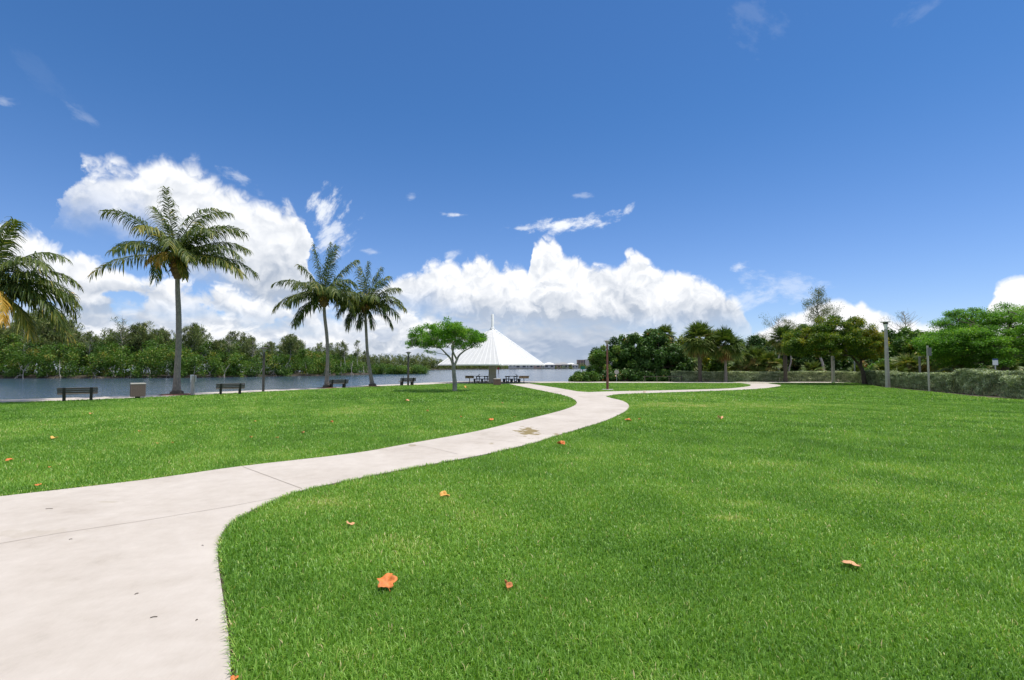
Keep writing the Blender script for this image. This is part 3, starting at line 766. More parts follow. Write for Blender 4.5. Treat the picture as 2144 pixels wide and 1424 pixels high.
def concrete_lamp(loc, H, label, w0=0.155, w1=0.10):
    t = thing('concrete_lamp_post', label, 'lamp post', loc, R(4))
    b = MB(); b.frustum((0, 0, -0.1), 2 * w0, 2 * w0, (0, 0, H - 0.75), 2 * w1, 2 * w1); b.build('pole', M['concrete_post'], t, bevel=0.02)
    MB().lathe([(w1 * 1.05, H - 0.75), (w1 * 1.15, H - 0.62), (0.19, H - 0.30), (0.20, H - 0.27)]).build('lamp_shade', M['lamp_white'], t, smooth=True)
    MB().lathe([(0.21, H - 0.27), (0.215, H - 0.09)]).build('lamp_band', M['black'], t, smooth=True)
    MB().lathe([(0.36, H - 0.10), (0.42, H - 0.085), (0.42, H - 0.03), (0.16, H + 0.0), (0.03, H + 0.01), (0.05, H + 0.03), (0.02, H + 0.09)], n=28).build('cap', M['lamp_white'], t, smooth=True)
    return t
concrete_lamp(G(1859, 811.7), 6.4, 'tall tapering concrete lamp post with a white disc cap before the hedge')
t = thing('concrete_pole', 'plain concrete pole rising from the hedge into the yellowish tree', 'pole', P(1745, 801.5, 63.2) * 1.0, R(10)); t.location.z = 0
MB().frustum((0, 0, 0), 0.30, 0.30, (0, 0, 5.2), 0.24, 0.24).build('shaft', M['concrete_post'], t, bevel=0.02)
MB().box((0.0, -0.20, 2.9), (0.12, 0.05, 0.3)).build('junction_box', M['sign_back'], t)

def post_sign(name, loc, H, w, label, bw, bh, bz, mat, off=0.0, yaw=0.0, post='galv', cat='sign', extra=None):
    t = thing(name, label, cat, loc, yaw)
    MB().box((0, 0, H / 2), (w, w, H)).build('post', M[post], t)
    if bw:
        MB().box((off, -w / 2 - 0.012, bz), (bw, 0.016, bh)).build('board', M[mat], t)
        if extra: MB().box((off, -w / 2 - 0.016, bz + bh * 0.5 + 0.055), (bw, 0.016, 0.11)).build('header', M[extra], t)
    return t
post_sign('thin_post', P(1790.5, 801.5, 64.0), 2.75, 0.11, 'thin grey post among the hedge leaves left of the leaning trunk', 0, 0, 0, None, cat='pole').location.z = 0
post_sign('sign_post', G(1945.5, 820.2), 3.75, 0.11, 'grey post with a dark sign near its top in front of hedge', 0.26, 0.66, 3.25, 'sign_back', off=0.15, yaw=R(-55), post='concrete_post')
post_sign('thin_post', Vector((P(1925.5, 760, 55).x, 55, 0)), 3.1, 0.14, 'short pale post standing among the palmettos behind the hedge', 0, 0, 0, None, cat='pole')
post_sign('notice_sign', Vector((P(2083.5, 760, 37.5).x, 37.5, 0)), 2.55, 0.06, 'small white and blue sign on a post above the far right hedge', 0.30, 0.36, 2.33, 'white_sign', extra='blue_sign', yaw=R(-30))
t = thing('round_sign', 'faded round sign in the shade of the sea grape bushes', 'sign', Vector((P(1291, 790, 67.6).x, 67.6, 0)))
MB().tube([(0, 0, 0), (0, 0, 1.6)], 0.03).build('post', M['galv'], t)
b = MB(); b.tube([(0, -0.05, 1.28), (0, -0.035, 1.28)], 0.30, n=24); b.build('disc', M['concrete_post'], t)

# low rail under the sea grapes
t = thing('rail_fence', 'low wooden rail in the shade under the sea grape bushes', 'fence', Vector((P(1388, 790, 67.2).x, 67.2, 0)))
for i in range(4): MB().box((-2.4 + i * 1.6, 0, 0.40), (0.10, 0.10, 0.80)).build('fence_post', M['bark_dark'], t)
MB().box((0, -0.06, 0.70), (5.2, 0.03, 0.07)).build('rail', M['bark_dark'], t)

# ================================================================== picnic shelter
sh = thing('picnic_shelter', 'white pyramid roofed picnic shelter on one thick central column', 'shelter', G(1031, 801.4), 0)
cy = sh.location.y
Zapex, Zeave, Rr, a0 = P(1030, 686, cy).z, P(1030, 763.6, cy).z, 6.72, R(-79.6)
cn = [Vector((Rr * math.cos(a0 + k * PI / 2), Rr * math.sin(a0 + k * PI / 2), Zeave)) for k in range(4)]
ap = Vector((0, 0, Zapex)); tk = 0.09
b = MB(); inner = [c * 0.985 for c in cn]
for c in inner: c.z = Zeave
b.add(cn + [ap] + inner + [ap - Vector((0, 0, 0.16))], [(0, 1, 4), (1, 2, 4), (2, 3, 4), (3, 0, 4), (6, 5, 9), (7, 6, 9), (8, 7, 9), (5, 8, 9)] + [(k, 5 + k, 5 + (k + 1) % 4, (k + 1) % 4) for k in range(4)])
roof = b.build('roof', M['roof_white'], sh)
def strip(mb, p, q, w0, w1, h, nor):
    d = (q - p).normalized(); s_ = d.cross(nor).normalized()
    vs = []
    for c, w in ((p, w0), (q, w1)): vs += [c - s_ * w / 2, c + s_ * w / 2, c + s_ * w / 2 + nor * h, c - s_ * w / 2 + nor * h]
    mb.add(vs, [(0, 3, 2, 1), (4, 5, 6, 7), (0, 1, 5, 4), (1, 2, 6, 5), (2, 3, 7, 6), (3, 0, 4, 7)])
b = MB()
for k in range(4):
    A, B_ = cn[k], cn[(k + 1) % 4]; nor = (B_ - A).cross(ap - A).normalized()
    if nor.z < 0: nor = -nor
    for i in range(1, 12):
        base_p = A.lerp(B_, i / 12); f = 1 - abs(i / 12 - 0.5) * 2
        top_p = base_p.lerp(ap, 0.93)
        strip(b, base_p + nor * 0.001, top_p + nor * 0.001, 0.09, 0.04, 0.012, nor)
b.build('roof_seams', M['white_paint'], roof)
for k in range(4):
    b = MB()
    for j in (1, -1):
        A, B_ = cn[k], cn[(k + j) % 4]; d_ = (ap - A).normalized(); in_ = (B_ - A); in_ = (in_ - d_ * in_.dot(d_)).normalized(); nor = d_.cross(in_)
        if nor.z < 0: nor = -nor
        strip(b, A + in_ * 0.112 + nor * 0.014, ap + in_ * 0.062 - d_ * 0.10 + nor * 0.014, 0.23, 0.13, 0.012, nor)
    b.build('ridge_cap', M['white_paint'], roof)
b = MB()
for k in range(4):
    A, B_ = cn[k], cn[(k + 1) % 4]; mid = (A + B_) / 2; d = B_ - A
    b.box(mid + Vector((0, 0, -0.03)), (d.length + 0.04, 0.06, 0.13), Matrix.Rotation(math.atan2(d.y, d.x), 3, 'Z'))
b.build('fascia', M['white_paint'], sh)
b = MB()
for k in range(4): b.tube([(0, 0, Zapex - 0.35), cn[k] * 0.97 + Vector((0, 0, -0.02))], 0.07, n=6)
b.build('rafters', M['white_paint'], sh)
MB().frustum((0, 0, 0), 0.96, 0.96, (0, 0, Zeave + 1.2), 0.86, 0.86).build('column', plain('shelter_column', (0.44, 0.42, 0.36), 0.8, var=0.12, scale=2.5, bmp=0.2), sh, bevel=0.03)
MB().lathe([(0.185, Zeave + 1.0), (0.175, P(1030, 659, cy).z), (0.13, P(1030, 658, cy).z)], n=24).build('mast', M['white_paint'], sh, smooth=True)
MB().lathe([(0.30, Zapex - 0.20), (0.24, Zapex + 0.02), (0.19, Zapex + 0.05)], n=24).build('collar', M['white_paint'], sh, smooth=True)

def picnic_table(loc, label):
    t = thing('picnic_table', label, 'picnic table', loc, R(4), 'picnic tables under the shelter')
    MB().box((0, 0, 0.78), (1.66, 0.80, 0.06)).build('tabletop', M['table_green'], t, bevel=0.015)
    for x in (-0.50, 0.50):
        b = MB()
        for s_ in (-1, 1):
            b.prism([(x + s_ * 0.06, 0.03), (x + s_ * 0.17, 0.03), (x + s_ * 0.24, 0.75), (x + s_ * 0.13, 0.75)], 'y', -0.06, 0.06)
        b.box((x, 0, 0.72), (0.52, 0.62, 0.06)); b.box((x, 0, 0.02), (0.36, 0.5, 0.04)); b.box((x, 0, 0.12), (0.2, 0.11, 0.1))
        b.build('leg', M['table_green'], t)
    for y in (-0.72, 0.72):
        f = MB().box((0, y, 0.44), (2.15, 0.28, 0.05)).build('bench_seat', M['table_green'], t, bevel=0.012)
        for x in (-0.93, 0, 0.93):
            MB().frustum((x, y, 0), 0.20, 0.16, (x, y, 0.415), 0.26, 0.2).build('seat_post', M['table_green'], f)
    return t
picnic_table(Vector((P(1010, 800, 65).x, 64.2, 0.016)), 'dark green picnic table left of the shelter column')
picnic_table(Vector((P(1071, 800, 65).x, 64.0, 0.016)), 'dark green picnic table right of the shelter column')

def grill(loc, w, label, rot):
    t = thing('barbecue_grill', label, 'grill', loc, rot, 'barbecue grills by the shelter')
    MB().tube([(0, 0, 0), (0, 0, 0.62)], 0.045).build('post', M['iron'], t)
    b = MB()
    for c, s_ in (((0, 0, 0.63), (w, 0.52, 0.03)), ((0, 0.25, 0.77), (w, 0.02, 0.30)), ((-w / 2, 0, 0.74), (0.02, 0.52, 0.24)), ((w / 2, 0, 0.74), (0.02, 0.52, 0.24)), ((0, -0.25, 0.72), (w, 0.02, 0.19))): b.box(c, s_)
    b.build('firebox', M['grill_tan'], t)
    b = MB()
    for i in range(9): b.tube([(-w / 2 + w * (i + 0.5) / 9, -0.3, 0.85), (-w / 2 + w * (i + 0.5) / 9, 0.24, 0.85)], 0.008, n=5)
    for y in (-0.3, 0.24): b.tube([(-w / 2, y, 0.85), (w / 2, y, 0.85)], 0.01, n=5)
    b.build('grate', M['iron'], t)
    MB().tube([(w / 2, -0.2, 0.86), (w / 2 + 0.14, -0.25, 0.93)], 0.02).build('handle', M['iron'], t); MB().tube([(-w / 2, -0.2, 0.86), (-w / 2 - 0.10, -0.25, 0.92)], 0.02).build('handle', M['iron'], t)
    return t
grill(G(983, 803.0), 0.98, 'brown box barbecue grill on a post at the left of the shelter', R(8))
grill(G(1097, 803.4), 1.12, 'brown box barbecue grill on a post at the right of the shelter', R(-6))

# small dark birds
def bird(loc, rot, label):
    t = thing('bird', label, 'bird', loc, rot)
    me = bpy.data.meshes.new('body')
    pts = [((-0.24, 0, 0.02), 0.012), ((-0.12, 0, 0.075), 0.025), ((-0.04, 0, 0.11), 0.055), ((0.04, 0, 0.15), 0.055), ((0.085, 0, 0.205), 0.028), ((0.105, 0, 0.24), 0.034), ((0.135, 0, 0.245), 0.018), ((0.175, 0, 0.24), 0.004), ((0.0, 0.03, 0.06), 0.010), ((0.005, 0.03, 0.0), 0.006), ((0.0, -0.03, 0.06), 0.010), ((0.005, -0.03, 0.0), 0.006)]
    me.from_pydata([p for p, r in pts], [(0, 1), (1, 2), (2, 3), (3, 4), (4, 5), (5, 6), (6, 7), (2, 8), (8, 9), (2, 10), (10, 11)], [])
    o = link(bpy.data.objects.new('body', me), t); me.materials.append(M['black'])
    sk = o.modifiers.new('skin', 'SKIN')
    for i, (p, r) in enumerate(pts): me.skin_vertices[0].data[i].radius = (r, r)
    me.skin_vertices[0].data[2].use_root = True
    s_ = o.modifiers.new('sub', 'SUBSURF'); s_.levels = s_.render_levels = 1
    return t
p = G(852, 806.6, 0.016); q = along(G(842, 806.8), G(864, 806.2)); off = Matrix.Rotation(q, 3, 'Z') @ Vector((-0.64, -0.305, 0.79))
bird(p + off, q + R(60), 'small dark bird perched on the back of the bench by the lamp')
tl = Vector((P(1010, 800, 65).x, 64.2, 0.016)); bird(tl + Vector((-0.38, 0.0, 0.81)), R(20), 'small dark bird standing on the table left of the column')
tl = Vector((P(1071, 800, 65).x, 64.0, 0.016)); bird(tl + Vector((0.62, 0.0, 0.81)), R(160), 'small dark bird standing on the table right of the column')

# channel markers in the river
def marker(px, D, top, board, mat, label, shape):
    t = thing('channel_marker', label, 'channel marker', Vector((P(px, 770, D).x, D, WATER_Z)))
    h = P(px, top, D).z - WATER_Z
    MB().tube([(0, 0, -1.5), (0, 0, h)], 0.13, n=10).build('pile', M['bark_dark'], t)
    b = MB()
    if shape == 3: b.prism([(-board / 2, h - board * 0.8), (board / 2, h - board * 0.8), (0, h + board * 0.15)], 'y', -0.2, -0.15)
    else: b.box((0, -0.18, h - board * 0.3), (board, 0.05, board * 0.75))
    b.build('board', M[mat], t)
marker(1043.5, 200, 769, 1.1, 'red_sign', 'red triangular channel marker on a pile in the water', 3)
marker(1220, 150, 767.5, 1.25, 'green_sign', 'green square channel marker in the water beside the bushes', 4)

# ================================================================== fallen leaves
m, b = mat_new('dry_leaf'); v = coords('Object')
oi = E.nt.nodes.new('ShaderNodeObjectInfo')
c1 = ramp(E(oi.outputs['Random']), [(0.0, (0.62, 0.20, 0.05)), (0.35, (0.70, 0.26, 0.07)), (0.6, (0.62, 0.33, 0.16)), (0.8, (0.42, 0.14, 0.04)), (1.0, (0.66, 0.36, 0.10))])
E.nt.links.new(mixc(smooth(noise3(v, 14, 5.0, 0.65), 0.45, 0.75), c1, (0.30, 0.11, 0.04)), b.inputs['Base Color']); b.inputs['Roughness'].default_value = 0.65
M['dry_leaf'] = m
M['leaf_brown'] = plain('brown_dry_leaf', (0.46, 0.17, 0.06), 0.7, var=0.4, scale=18, bmp=0.3)
M['leaf_peach'] = plain('peach_dry_leaf', (0.66, 0.34, 0.17), 0.65, var=0.15, scale=14, bmp=0.3)
M['leaf_orange'] = plain('orange_dry_leaf', (0.62, 0.19, 0.045), 0.6, var=0.22, scale=16, bmp=0.3)
M['leaf_yellow'] = plain('yellow_dry_leaf', (0.70, 0.38, 0.09), 0.6, var=0.12, scale=12, bmp=0.3)
def dry_leaf(px, py, wpx, label, mat='dry_leaf', curl=0.25, lobes=3, asp=0.85, yaw=0.0, tilt=(0, 0), lift=0.045, group=None, seed=0):
    r = random.Random(seed * 7 + int(px)); p = G(px, py, lift); size = wpx * p.y / FPX / 2 * (0.92 if group != 'small far dry leaves on the lawn' else 0.7)
    n = 26; vs = [(0, 0, 0)]; rings = 3
    for k in range(1, rings + 1):
        for i in range(n):
            a = 2 * PI * i / n; f = k / rings
            rad = 1.0 + 0.16 * math.cos(lobes * a + 0.6) + 0.07 * math.cos(7 * a + seed) + 0.05 * math.sin(11 * a) - 0.25 * max(0, math.cos(a + PI / 2)) ** 8
            x, y = math.cos(a) * rad * f, math.sin(a) * rad * f * asp
            z = curl * (f * f) * (0.55 + 0.5 * math.sin(2 * a + seed) + 0.2 * math.sin(5 * a)) + 0.05 * abs(math.sin(3 * a)) * f
            vs.append((x, y, z))
    fs = [(0, 1 + i, 1 + (i + 1) % n) for i in range(n)] + [(1 + k * n + i, 1 + (k + 1) * n + i, 1 + (k + 1) * n + (i + 1) % n, 1 + k * n + (i + 1) % n) for k in range(rings - 1) for i in range(n)]
    b = MB().add([(x * size, y * size, z * size) for x, y, z in vs], fs)
    o = b.build('dry_leaf', M[mat], smooth=True)
    s_ = o.modifiers.new('thickness', 'SOLIDIFY'); s_.thickness = 0.0025
    st = MB().tube([(0, -size * asp * 0.7, 0), (size * 0.05, -size * asp * 1.35, size * 0.12)], size * 0.03, n=5).build('leaf_stalk', M[mat], o)
    o.location = p; o.rotation_euler = (R(tilt[0]), R(tilt[1]), R(yaw)); tag(o, label, 'leaf', group)
    return o
GL = 'dry leaves scattered over the lawn'
dry_leaf(810, 1219, 40, 'big bright orange lobed dry leaf propped up on near grass', 'leaf_orange', 0.35, 5, 0.95, 25, (32, -8), 0.075, GL, 1)
dry_leaf(1061, 1226, 17, 'small tightly curled brown-orange dry leaf on near grass', 'leaf_brown', 1.1, 3, 1.3, 40, (40, 20), 0.06, GL, 2)
dry_leaf(1780, 1180, 37, 'pale peach flat dry leaf alone on the right of the lawn', 'leaf_peach', 0.12, 3, 0.95, 80, (6, 5), 0.06, GL, 3)
dry_leaf(931, 1038, 20, 'folded yellow-orange dry leaf near the bend of the path', 'leaf_yellow', 0.7, 2, 0.9, 10, (20, 10), 0.05, GL, 4)
dry_leaf(733, 1097, 19, 'domed pinkish dry leaf on thin grass near the path corner', 'leaf_peach', 0.5, 3, 0.9, 120, (15, 0), 0.05, GL, 5)
dry_leaf(1174, 930, 17, 'upturned orange dry leaf just below the stained slab', 'leaf_orange', 0.8, 2, 0.8, 0, (10, 0), 0.05, GL, 6)
dry_leaf(1316, 880, 15, 'flat orange dry leaf beside the second bend of the path', 'leaf_orange', 0.4, 3, 0.9, 60, (8, 0), 0.05, GL, 7)
dry_leaf(1508, 876, 12, 'lone upturned dry leaf on the middle of the right lawn', 'leaf_peach', 0.9, 2, 0.8, 30, (10, 10), 0.05, GL, 8)
dry_leaf(20, 963, 14, 'orange dry leaf at the left border of the left lawn', 'leaf_orange', 0.35, 3, 0.9, 20, (10, 0), 0.05, GL, 9)
dry_leaf(113, 917, 14, 'bright yellow-orange dry leaf lying farther back on the left lawn', 'leaf_yellow', 0.4, 3, 0.9, 70, (10, 0), 0.05, GL, 10)
dry_leaf(975, 811, 8, 'small yellow leaf on the grass under the umbrella shaped tree', 'leaf_yellow', 0.6, 2, 0.9, 70, (30, 0), 0.06, GL, 11)
dry_leaf(852, 839, 9, 'pale orange leaf on lawn below the tree shadow', 'leaf_peach', 0.5, 3, 0.9, 10, (12, 0), 0.05, GL, 12)
dry_leaf(1027, 879, 12, 'orange leaf lying nearest the first bend on the left lawn', 'leaf_orange', 0.4, 3, 0.9, 10, (12, 0), 0.05, GL, 13)
dry_leaf(79, 1015.5, 11, 'reddish dry leaf close to the left stretch of path', 'leaf_orange', 0.4, 3, 0.9, 40, (10, 0), 0.045, GL, 14)
dry_leaf(490, 1421, 16, 'orange dry leaf tucked against the path edge at the bottom', 'leaf_orange', 0.5, 3, 0.9, 40, (20, 0), 0.03, GL, 15)
for i, (px, py, w) in enumerate([(104, 978, 7), (190, 866, 8), (292, 903, 7), (329.6, 928, 8), (360, 927, 7), (525.6, 915.5, 7), (580, 916, 8), (634, 906, 10), (694.6, 884, 9), (534, 882, 7), (965, 873, 6), (895, 861, 7), (1052, 844, 7), (1183, 838, 5), (1339, 878, 6), (1078, 873, 6)]):
    dry_leaf(px, py, w, 'small reddish brown dry leaf lying on the lawn', 'dry_leaf', 0.4 + 0.3 * (i % 3), 2 + i % 3, 0.9, 37 * i, (10, 0), 0.05, 'small far dry leaves on the lawn', 20 + i)
dry_leaf(1349, 821.2, 8, 'brown leaf scrap lying on the narrow branch path', 'dry_leaf', 0.3, 3, 0.7, 15, (0, 0), 0.03, GL, 50)
for i, (px, py, l, a) in enumerate([(103, 1065, 0.09, 10), (322, 1292, 0.05, 20), (412, 1298, 0.02, 80), (148, 1129, 0.03, 40), (424, 1142, 0.02, 0), (286, 1243, 0.03, 60)]):
    o = MB().tube([(-l / 2, 0, 0), (0, 0.004, 0.003), (l / 2, 0, 0)], 0.0035, n=5).build('twig', M['bark_dark'])
    o.location = G(px, py, 0.0265); o.rotation_euler = (0, 0, R(a)); tag(o, 'small dark twig scrap lying on the pale concrete path', 'twig', 'twig scraps on the path')

# ================================================================== coconut palms
M['frond'] = leafy('coconut_frond', [(0.05, (0.014, 0.032, 0.006)), (0.4, (0.036, 0.064, 0.010)), (0.62, (0.095, 0.122, 0.020)), (0.80, (0.24, 0.21, 0.04)), (1.0, (0.40, 0.25, 0.05))], trans=0.30, rough=0.5, spec=0.35)
def frond(ang, L, depth, sag, rng, wind=0.0, base_t=0.42, leaf=1.0, pairs=84):
    """one feather frond from the origin; ang in the picture plane, depth leans it away (+) or nearer (-)"""
    d = np.array([math.cos(R(ang)) * math.cos(R(depth)), math.sin(R(depth)), math.sin(R(ang)) * math.cos(R(depth))])
    n = 26; ds = L / n; p = np.zeros(3); pts = [p.copy()]; dirs = [d.copy()]
    for i in range(n):
        g = 1.55 * sag * (0.15 + 2.4 * (i / n) ** 1.3) / n
        d = d + np.array([wind * ds * 0.07, 0, -g]); d /= np.linalg.norm(d); p = p + d * ds; pts.append(p.copy()); dirs.append(d.copy())
    pts, dirs = np.array(pts), np.array(dirs)
    side0 = np.cross(dirs[3], np.array([0, 0, 1.0])); 
    if np.linalg.norm(side0) < 0.25: side0 = np.array([0.3, 1.0, 0.0])
    side0 /= np.linalg.norm(side0)
    tw = rng.normal(0, 0.35)
    V, F, T = [], [], []
    # midrib
    for i in range(n):
        w0, w1 = 0.045 * (1 - i / n) + 0.008, 0.045 * (1 - (i + 1) / n) + 0.008
        b = len(V); upv = np.cross(side0, dirs[i])
        for q, w in ((pts[i], w0), (pts[i + 1], w1)): V += [q - side0 * w, q + upv * w * 0.8, q + side0 * w, q - upv * w * 0.8]
        for k in range(4): F.append((b + k, b + (k + 1) % 4, b + 4 + (k + 1) % 4, b + 4 + k))
        T += [min(0.95, base_t + 0.22)] * 8
    for k in range(pairs):
        t = 0.10 + 0.90 * (k + rng.random() * 0.6) / pairs; x = t * n; i = min(int(x), n - 1); f = x - i
        q = pts[i] * (1 - f) + pts[min(i + 1, n)] * f; dd = dirs[i]
        sd = side0 - dd * np.dot(side0, dd); sd /= np.linalg.norm(sd); upv = np.cross(sd, dd)
        sd2 = sd * math.cos(tw) + upv * math.sin(tw); up2 = np.cross(sd2, dd)
        ll = leaf * (0.45 + 0.75 * math.sin(PI * min(1, 0.12 + t * 0.82))) * (0.65 + 0.6 * rng.random())
        for s_ in (-1, 1):
            if rng.random() < 0.10: continue
            fw = 0.45 + 0.75 * t + rng.normal(0, 0.12); a = sd2 * s_ * 1.0 + dd * fw + up2 * (0.10 - 0.25 * rng.random()) + rng.normal(0, 0.20, 3); a /= np.linalg.norm(a)
            g1 = np.array([0.14 * wind, 0, -0.85 - 0.6 * rng.random()]); m1 = q + a * ll * 0.45 + g1 * ll * 0.10
            a2 = a + g1 * 1.15; a2 /= np.linalg.norm(a2); m2 = m1 + a2 * ll * 0.35
            a3 = a2 + g1 * 1.0; a3 /= np.linalg.norm(a3); m3 = m2 + a3 * ll * 0.25
            w = 0.032 * (0.8 + 0.5 * rng.random()); wv = np.cross(a, up2 + rng.normal(0, 0.35, 3)); wv /= np.linalg.norm(wv)
            b = len(V); V += [q - wv * w * 0.5, q + wv * w * 0.5, m1 + wv * w, m1 - wv * w, m2 + wv * w * 0.8, m2 - wv * w * 0.8, m3 + wv * 0.004, m3 - wv * 0.004]
            F += [(b, b + 1, b + 2, b + 3), (b + 3, b + 2, b + 4, b + 5), (b + 5, b + 4, b + 6, b + 7)]
            tt = np.clip(base_t + rng.normal(0, 0.10) + 0.22 * (rng.random() < 0.06) + (0.10 if t > 0.85 else 0), 0.02, 0.99); T += [tt] * 6 + [min(0.99, tt + 0.08)] * 2
    return np.array(V), np.array(F), np.array(T)

def coconut_palm(label, px0, py0, trunk, heart, fronds, seed, ring=True, off=0.0):
    rng = np.random.default_rng(seed)
    base = G(px0, py0); Y = base.y; sc = Y / FPX
    t = thing('coconut_palm', label, 'palm tree', base, 0, 'coconut palms by the water')
    b = MB(); pts, rad = [], []
    loc = lambda px, py: P(px, py, Y) - base
    tr = [(np.array(loc(x, y)), w * sc / 2) for x, y, w in trunk]
    k = 0; L_ = limb([p for p, w in tr], 1, 1)['pts']; ws = np.interp(np.linspace(0, len(tr) - 1, len(L_)), range(len(tr)), [w for p, w in tr])
    fine = []
    for i in range(len(L_) - 1):
        for q in range(6): fine.append((L_[i] + (L_[i + 1] - L_[i]) * q / 6, 0.82 * (ws[i] + (ws[i + 1] - ws[i]) * q / 6)))
    fine.append((L_[-1], ws[-1]))
    for i, (p, w) in enumerate(fine): pts.append(p); rad.append(w * (1 + (0.05 if i % 2 else -0.03) * (0.6 + 0.8 * rng.random())))
    pts[0] = pts[0] + np.array([0, 0, -0.15])
    b.tube(pts, rad, 14); b.build('trunk', M['bark_grey'], t, smooth=True)
    # root collar and mulch ring
    MB().lathe([(tr[0][1] * 1.10, -0.05), (tr[0][1] * 1.12, 0.10), (tr[0][1] * 1.04, 0.24), (tr[0][1] * 0.8, 0.3)], n=16).build('root_collar', M['bark_dark'], t, smooth=True)
    H = np.array(loc(*heart)); top = pts[-1]
    b = MB(); ax = H - top
    b.tube([top - ax * 0.15, top + ax * 0.25, top + ax * 0.6, H], [rad[-1] * 1.15, rad[-1] * 2.5, rad[-1] * 2.3, rad[-1] * 1.0], 12)
    for i in range(26):
        a = rng.random() * 2 * PI; z = rng.random(); q = top + ax * (0.1 + 0.8 * z) + np.array([math.cos(a), math.sin(a), 0]) * rad[-1] * 2.2
        b.tube([q, q + np.array([math.cos(a) * 0.15, math.sin(a) * 0.15, 0.18 - 0.5 * (1 - z)])], [0.06, 0.02], 5)
    b.build('crown_base', M['fibre'], t)
    parts = []
    for f in fronds:
        V, F, T = frond(*f[:4], rng, **(f[4] if len(f) > 4 else {})); parts.append((V + H + np.array([0, 0, -0.1]), F, T))
    V, F, T = merge(parts); np_mesh('crown', V, F, M['frond'], t, T)
    b = MB()
    for i in range(9):
        a = rng.random() * 2 * PI; q = top + ax * (0.45 + 0.25 * rng.random()) + np.array([math.cos(a), math.sin(a), -0.1]) * rad[-1] * 2.6
        b.lathe([(0.02, -0.14), (0.10, -0.08), (0.12, 0.0), (0.09, 0.09), (0.02, 0.14)], q, 10)
    b.build('coconuts', plain('coconut_husk_%d' % seed, (0.30, 0.16, 0.03), 0.6, var=0.3), t, smooth=True)
    return t
Wd = {'wind': 1.0}
def wd(**k): d = dict(wind=0.8); d.update(k); return d
# the tallest, left of centre
coconut_palm('tallest coconut palm with a straight ringed trunk beside the twin sign', 370, 826.5,
    [(370, 826.5, 23), (370, 815, 19), (371, 780, 14.5), (374, 720, 13), (374, 660, 12.5), (372, 610, 11), (371.5, 578, 10.5)], (371, 534),
    [(176, 6.2, -6, 0.55, wd(wind=0.2, base_t=0.55)), (150, 5.6, 8, 0.75, wd(wind=0.3)), (128, 5.4, -20, 0.8, wd()), (116, 4.7, 6, 0.35, wd(wind=0.1)), (97, 4.9, -14, 0.55, wd()), (84, 5.6, 12, 0.9, wd(wind=1.5)), (74, 5.7, -10, 0.9, wd(wind=1.6)), (64, 5.5, 16, 0.9, wd(wind=1.3)), (56, 5.2, 4, 0.9, wd(wind=1.0)),
     (50, 5.2, -24, 0.9, wd()), (35, 5.2, 14, 0.7, wd()), (24, 5.4, -6, 0.75, wd()), (10, 5.6, 20, 0.6, wd()), (2, 5.8, -12, 0.55, wd(base_t=0.55)), (140, 4.8, 45, 0.9, wd()), (110, 4.8, 50, 1.0, wd()), (70, 4.8, 55, 1.0, wd()), (30, 4.8, 48, 0.9, wd()),
     (100, 4.6, -50, 0.83, wd(base_t=0.6)), (60, 4.4, -55, 0.94, wd()), (150, 4.4, -48, 0.77, wd()), (20, 4.4, -50, 0.77, wd()), (165, 4.4, 30, 1.0, wd()), (-40, 2.0, -20, 1.5, wd(base_t=0.62, leaf=0.5)), (120, 2.3, -62, 2.2, wd(base_t=0.88, leaf=0.6)), (170, 2.2, -40, 0.99, wd(base_t=0.86, leaf=0.6))], 41)
# the pair
coconut_palm('coconut palm of the pair whose trunk curves in front of a bench', 684, 812.6,
    [(684.5, 812.6, 15), (684, 800, 11), (685.5, 770, 8.5), (686, 735, 8.5), (684, 700, 8.2), (680, 665, 8), (678.5, 640, 7.5)], (678, 618),
    [(172, 5.0, -8, 0.75, wd(wind=0.0, base_t=0.5)), (143, 5.0, -10, 0.75, wd(wind=0.0)), (150, 4.2, 22, 1.1, wd(wind=0.0)), (122, 4.6, 12, 0.45, wd(wind=0.0)), (100, 5.0, -8, 0.2, wd(wind=0.2)), (88, 5.3, 4, 0.15, wd(wind=0.2)), (78, 5.0, -12, 0.35, wd(wind=0.3)), (64, 4.8, 10, 0.35, wd(wind=0.5)),
     (45, 4.0, -12, 0.9, wd(wind=0.2)), (34, 3.7, 14, 1.2, wd(wind=0.2)), (16, 3.5, -12, 1.1, wd(wind=0.1)), (0, 3.3, 15, 0.9, wd(wind=0.0)), (195, 4.4, 10, 1.1, wd(wind=0)), (208, 3.6, -16, 1.0, wd(wind=0, base_t=0.4)), (110, 4.2, 52, 1.0, wd()), (70, 4.2, 55, 1.0, wd()), (150, 4.0, 50, 1.0, wd()), (30, 4.0, 50, 1.0, wd()),
     (120, 4.0, -50, 0.88, wd(wind=0.1)), (80, 4.0, -55, 0.99, wd(wind=0.1)), (40, 4.0, -48, 0.83, wd(wind=0.1)), (165, 3.8, -42, 0.83, wd(wind=0))], 43)
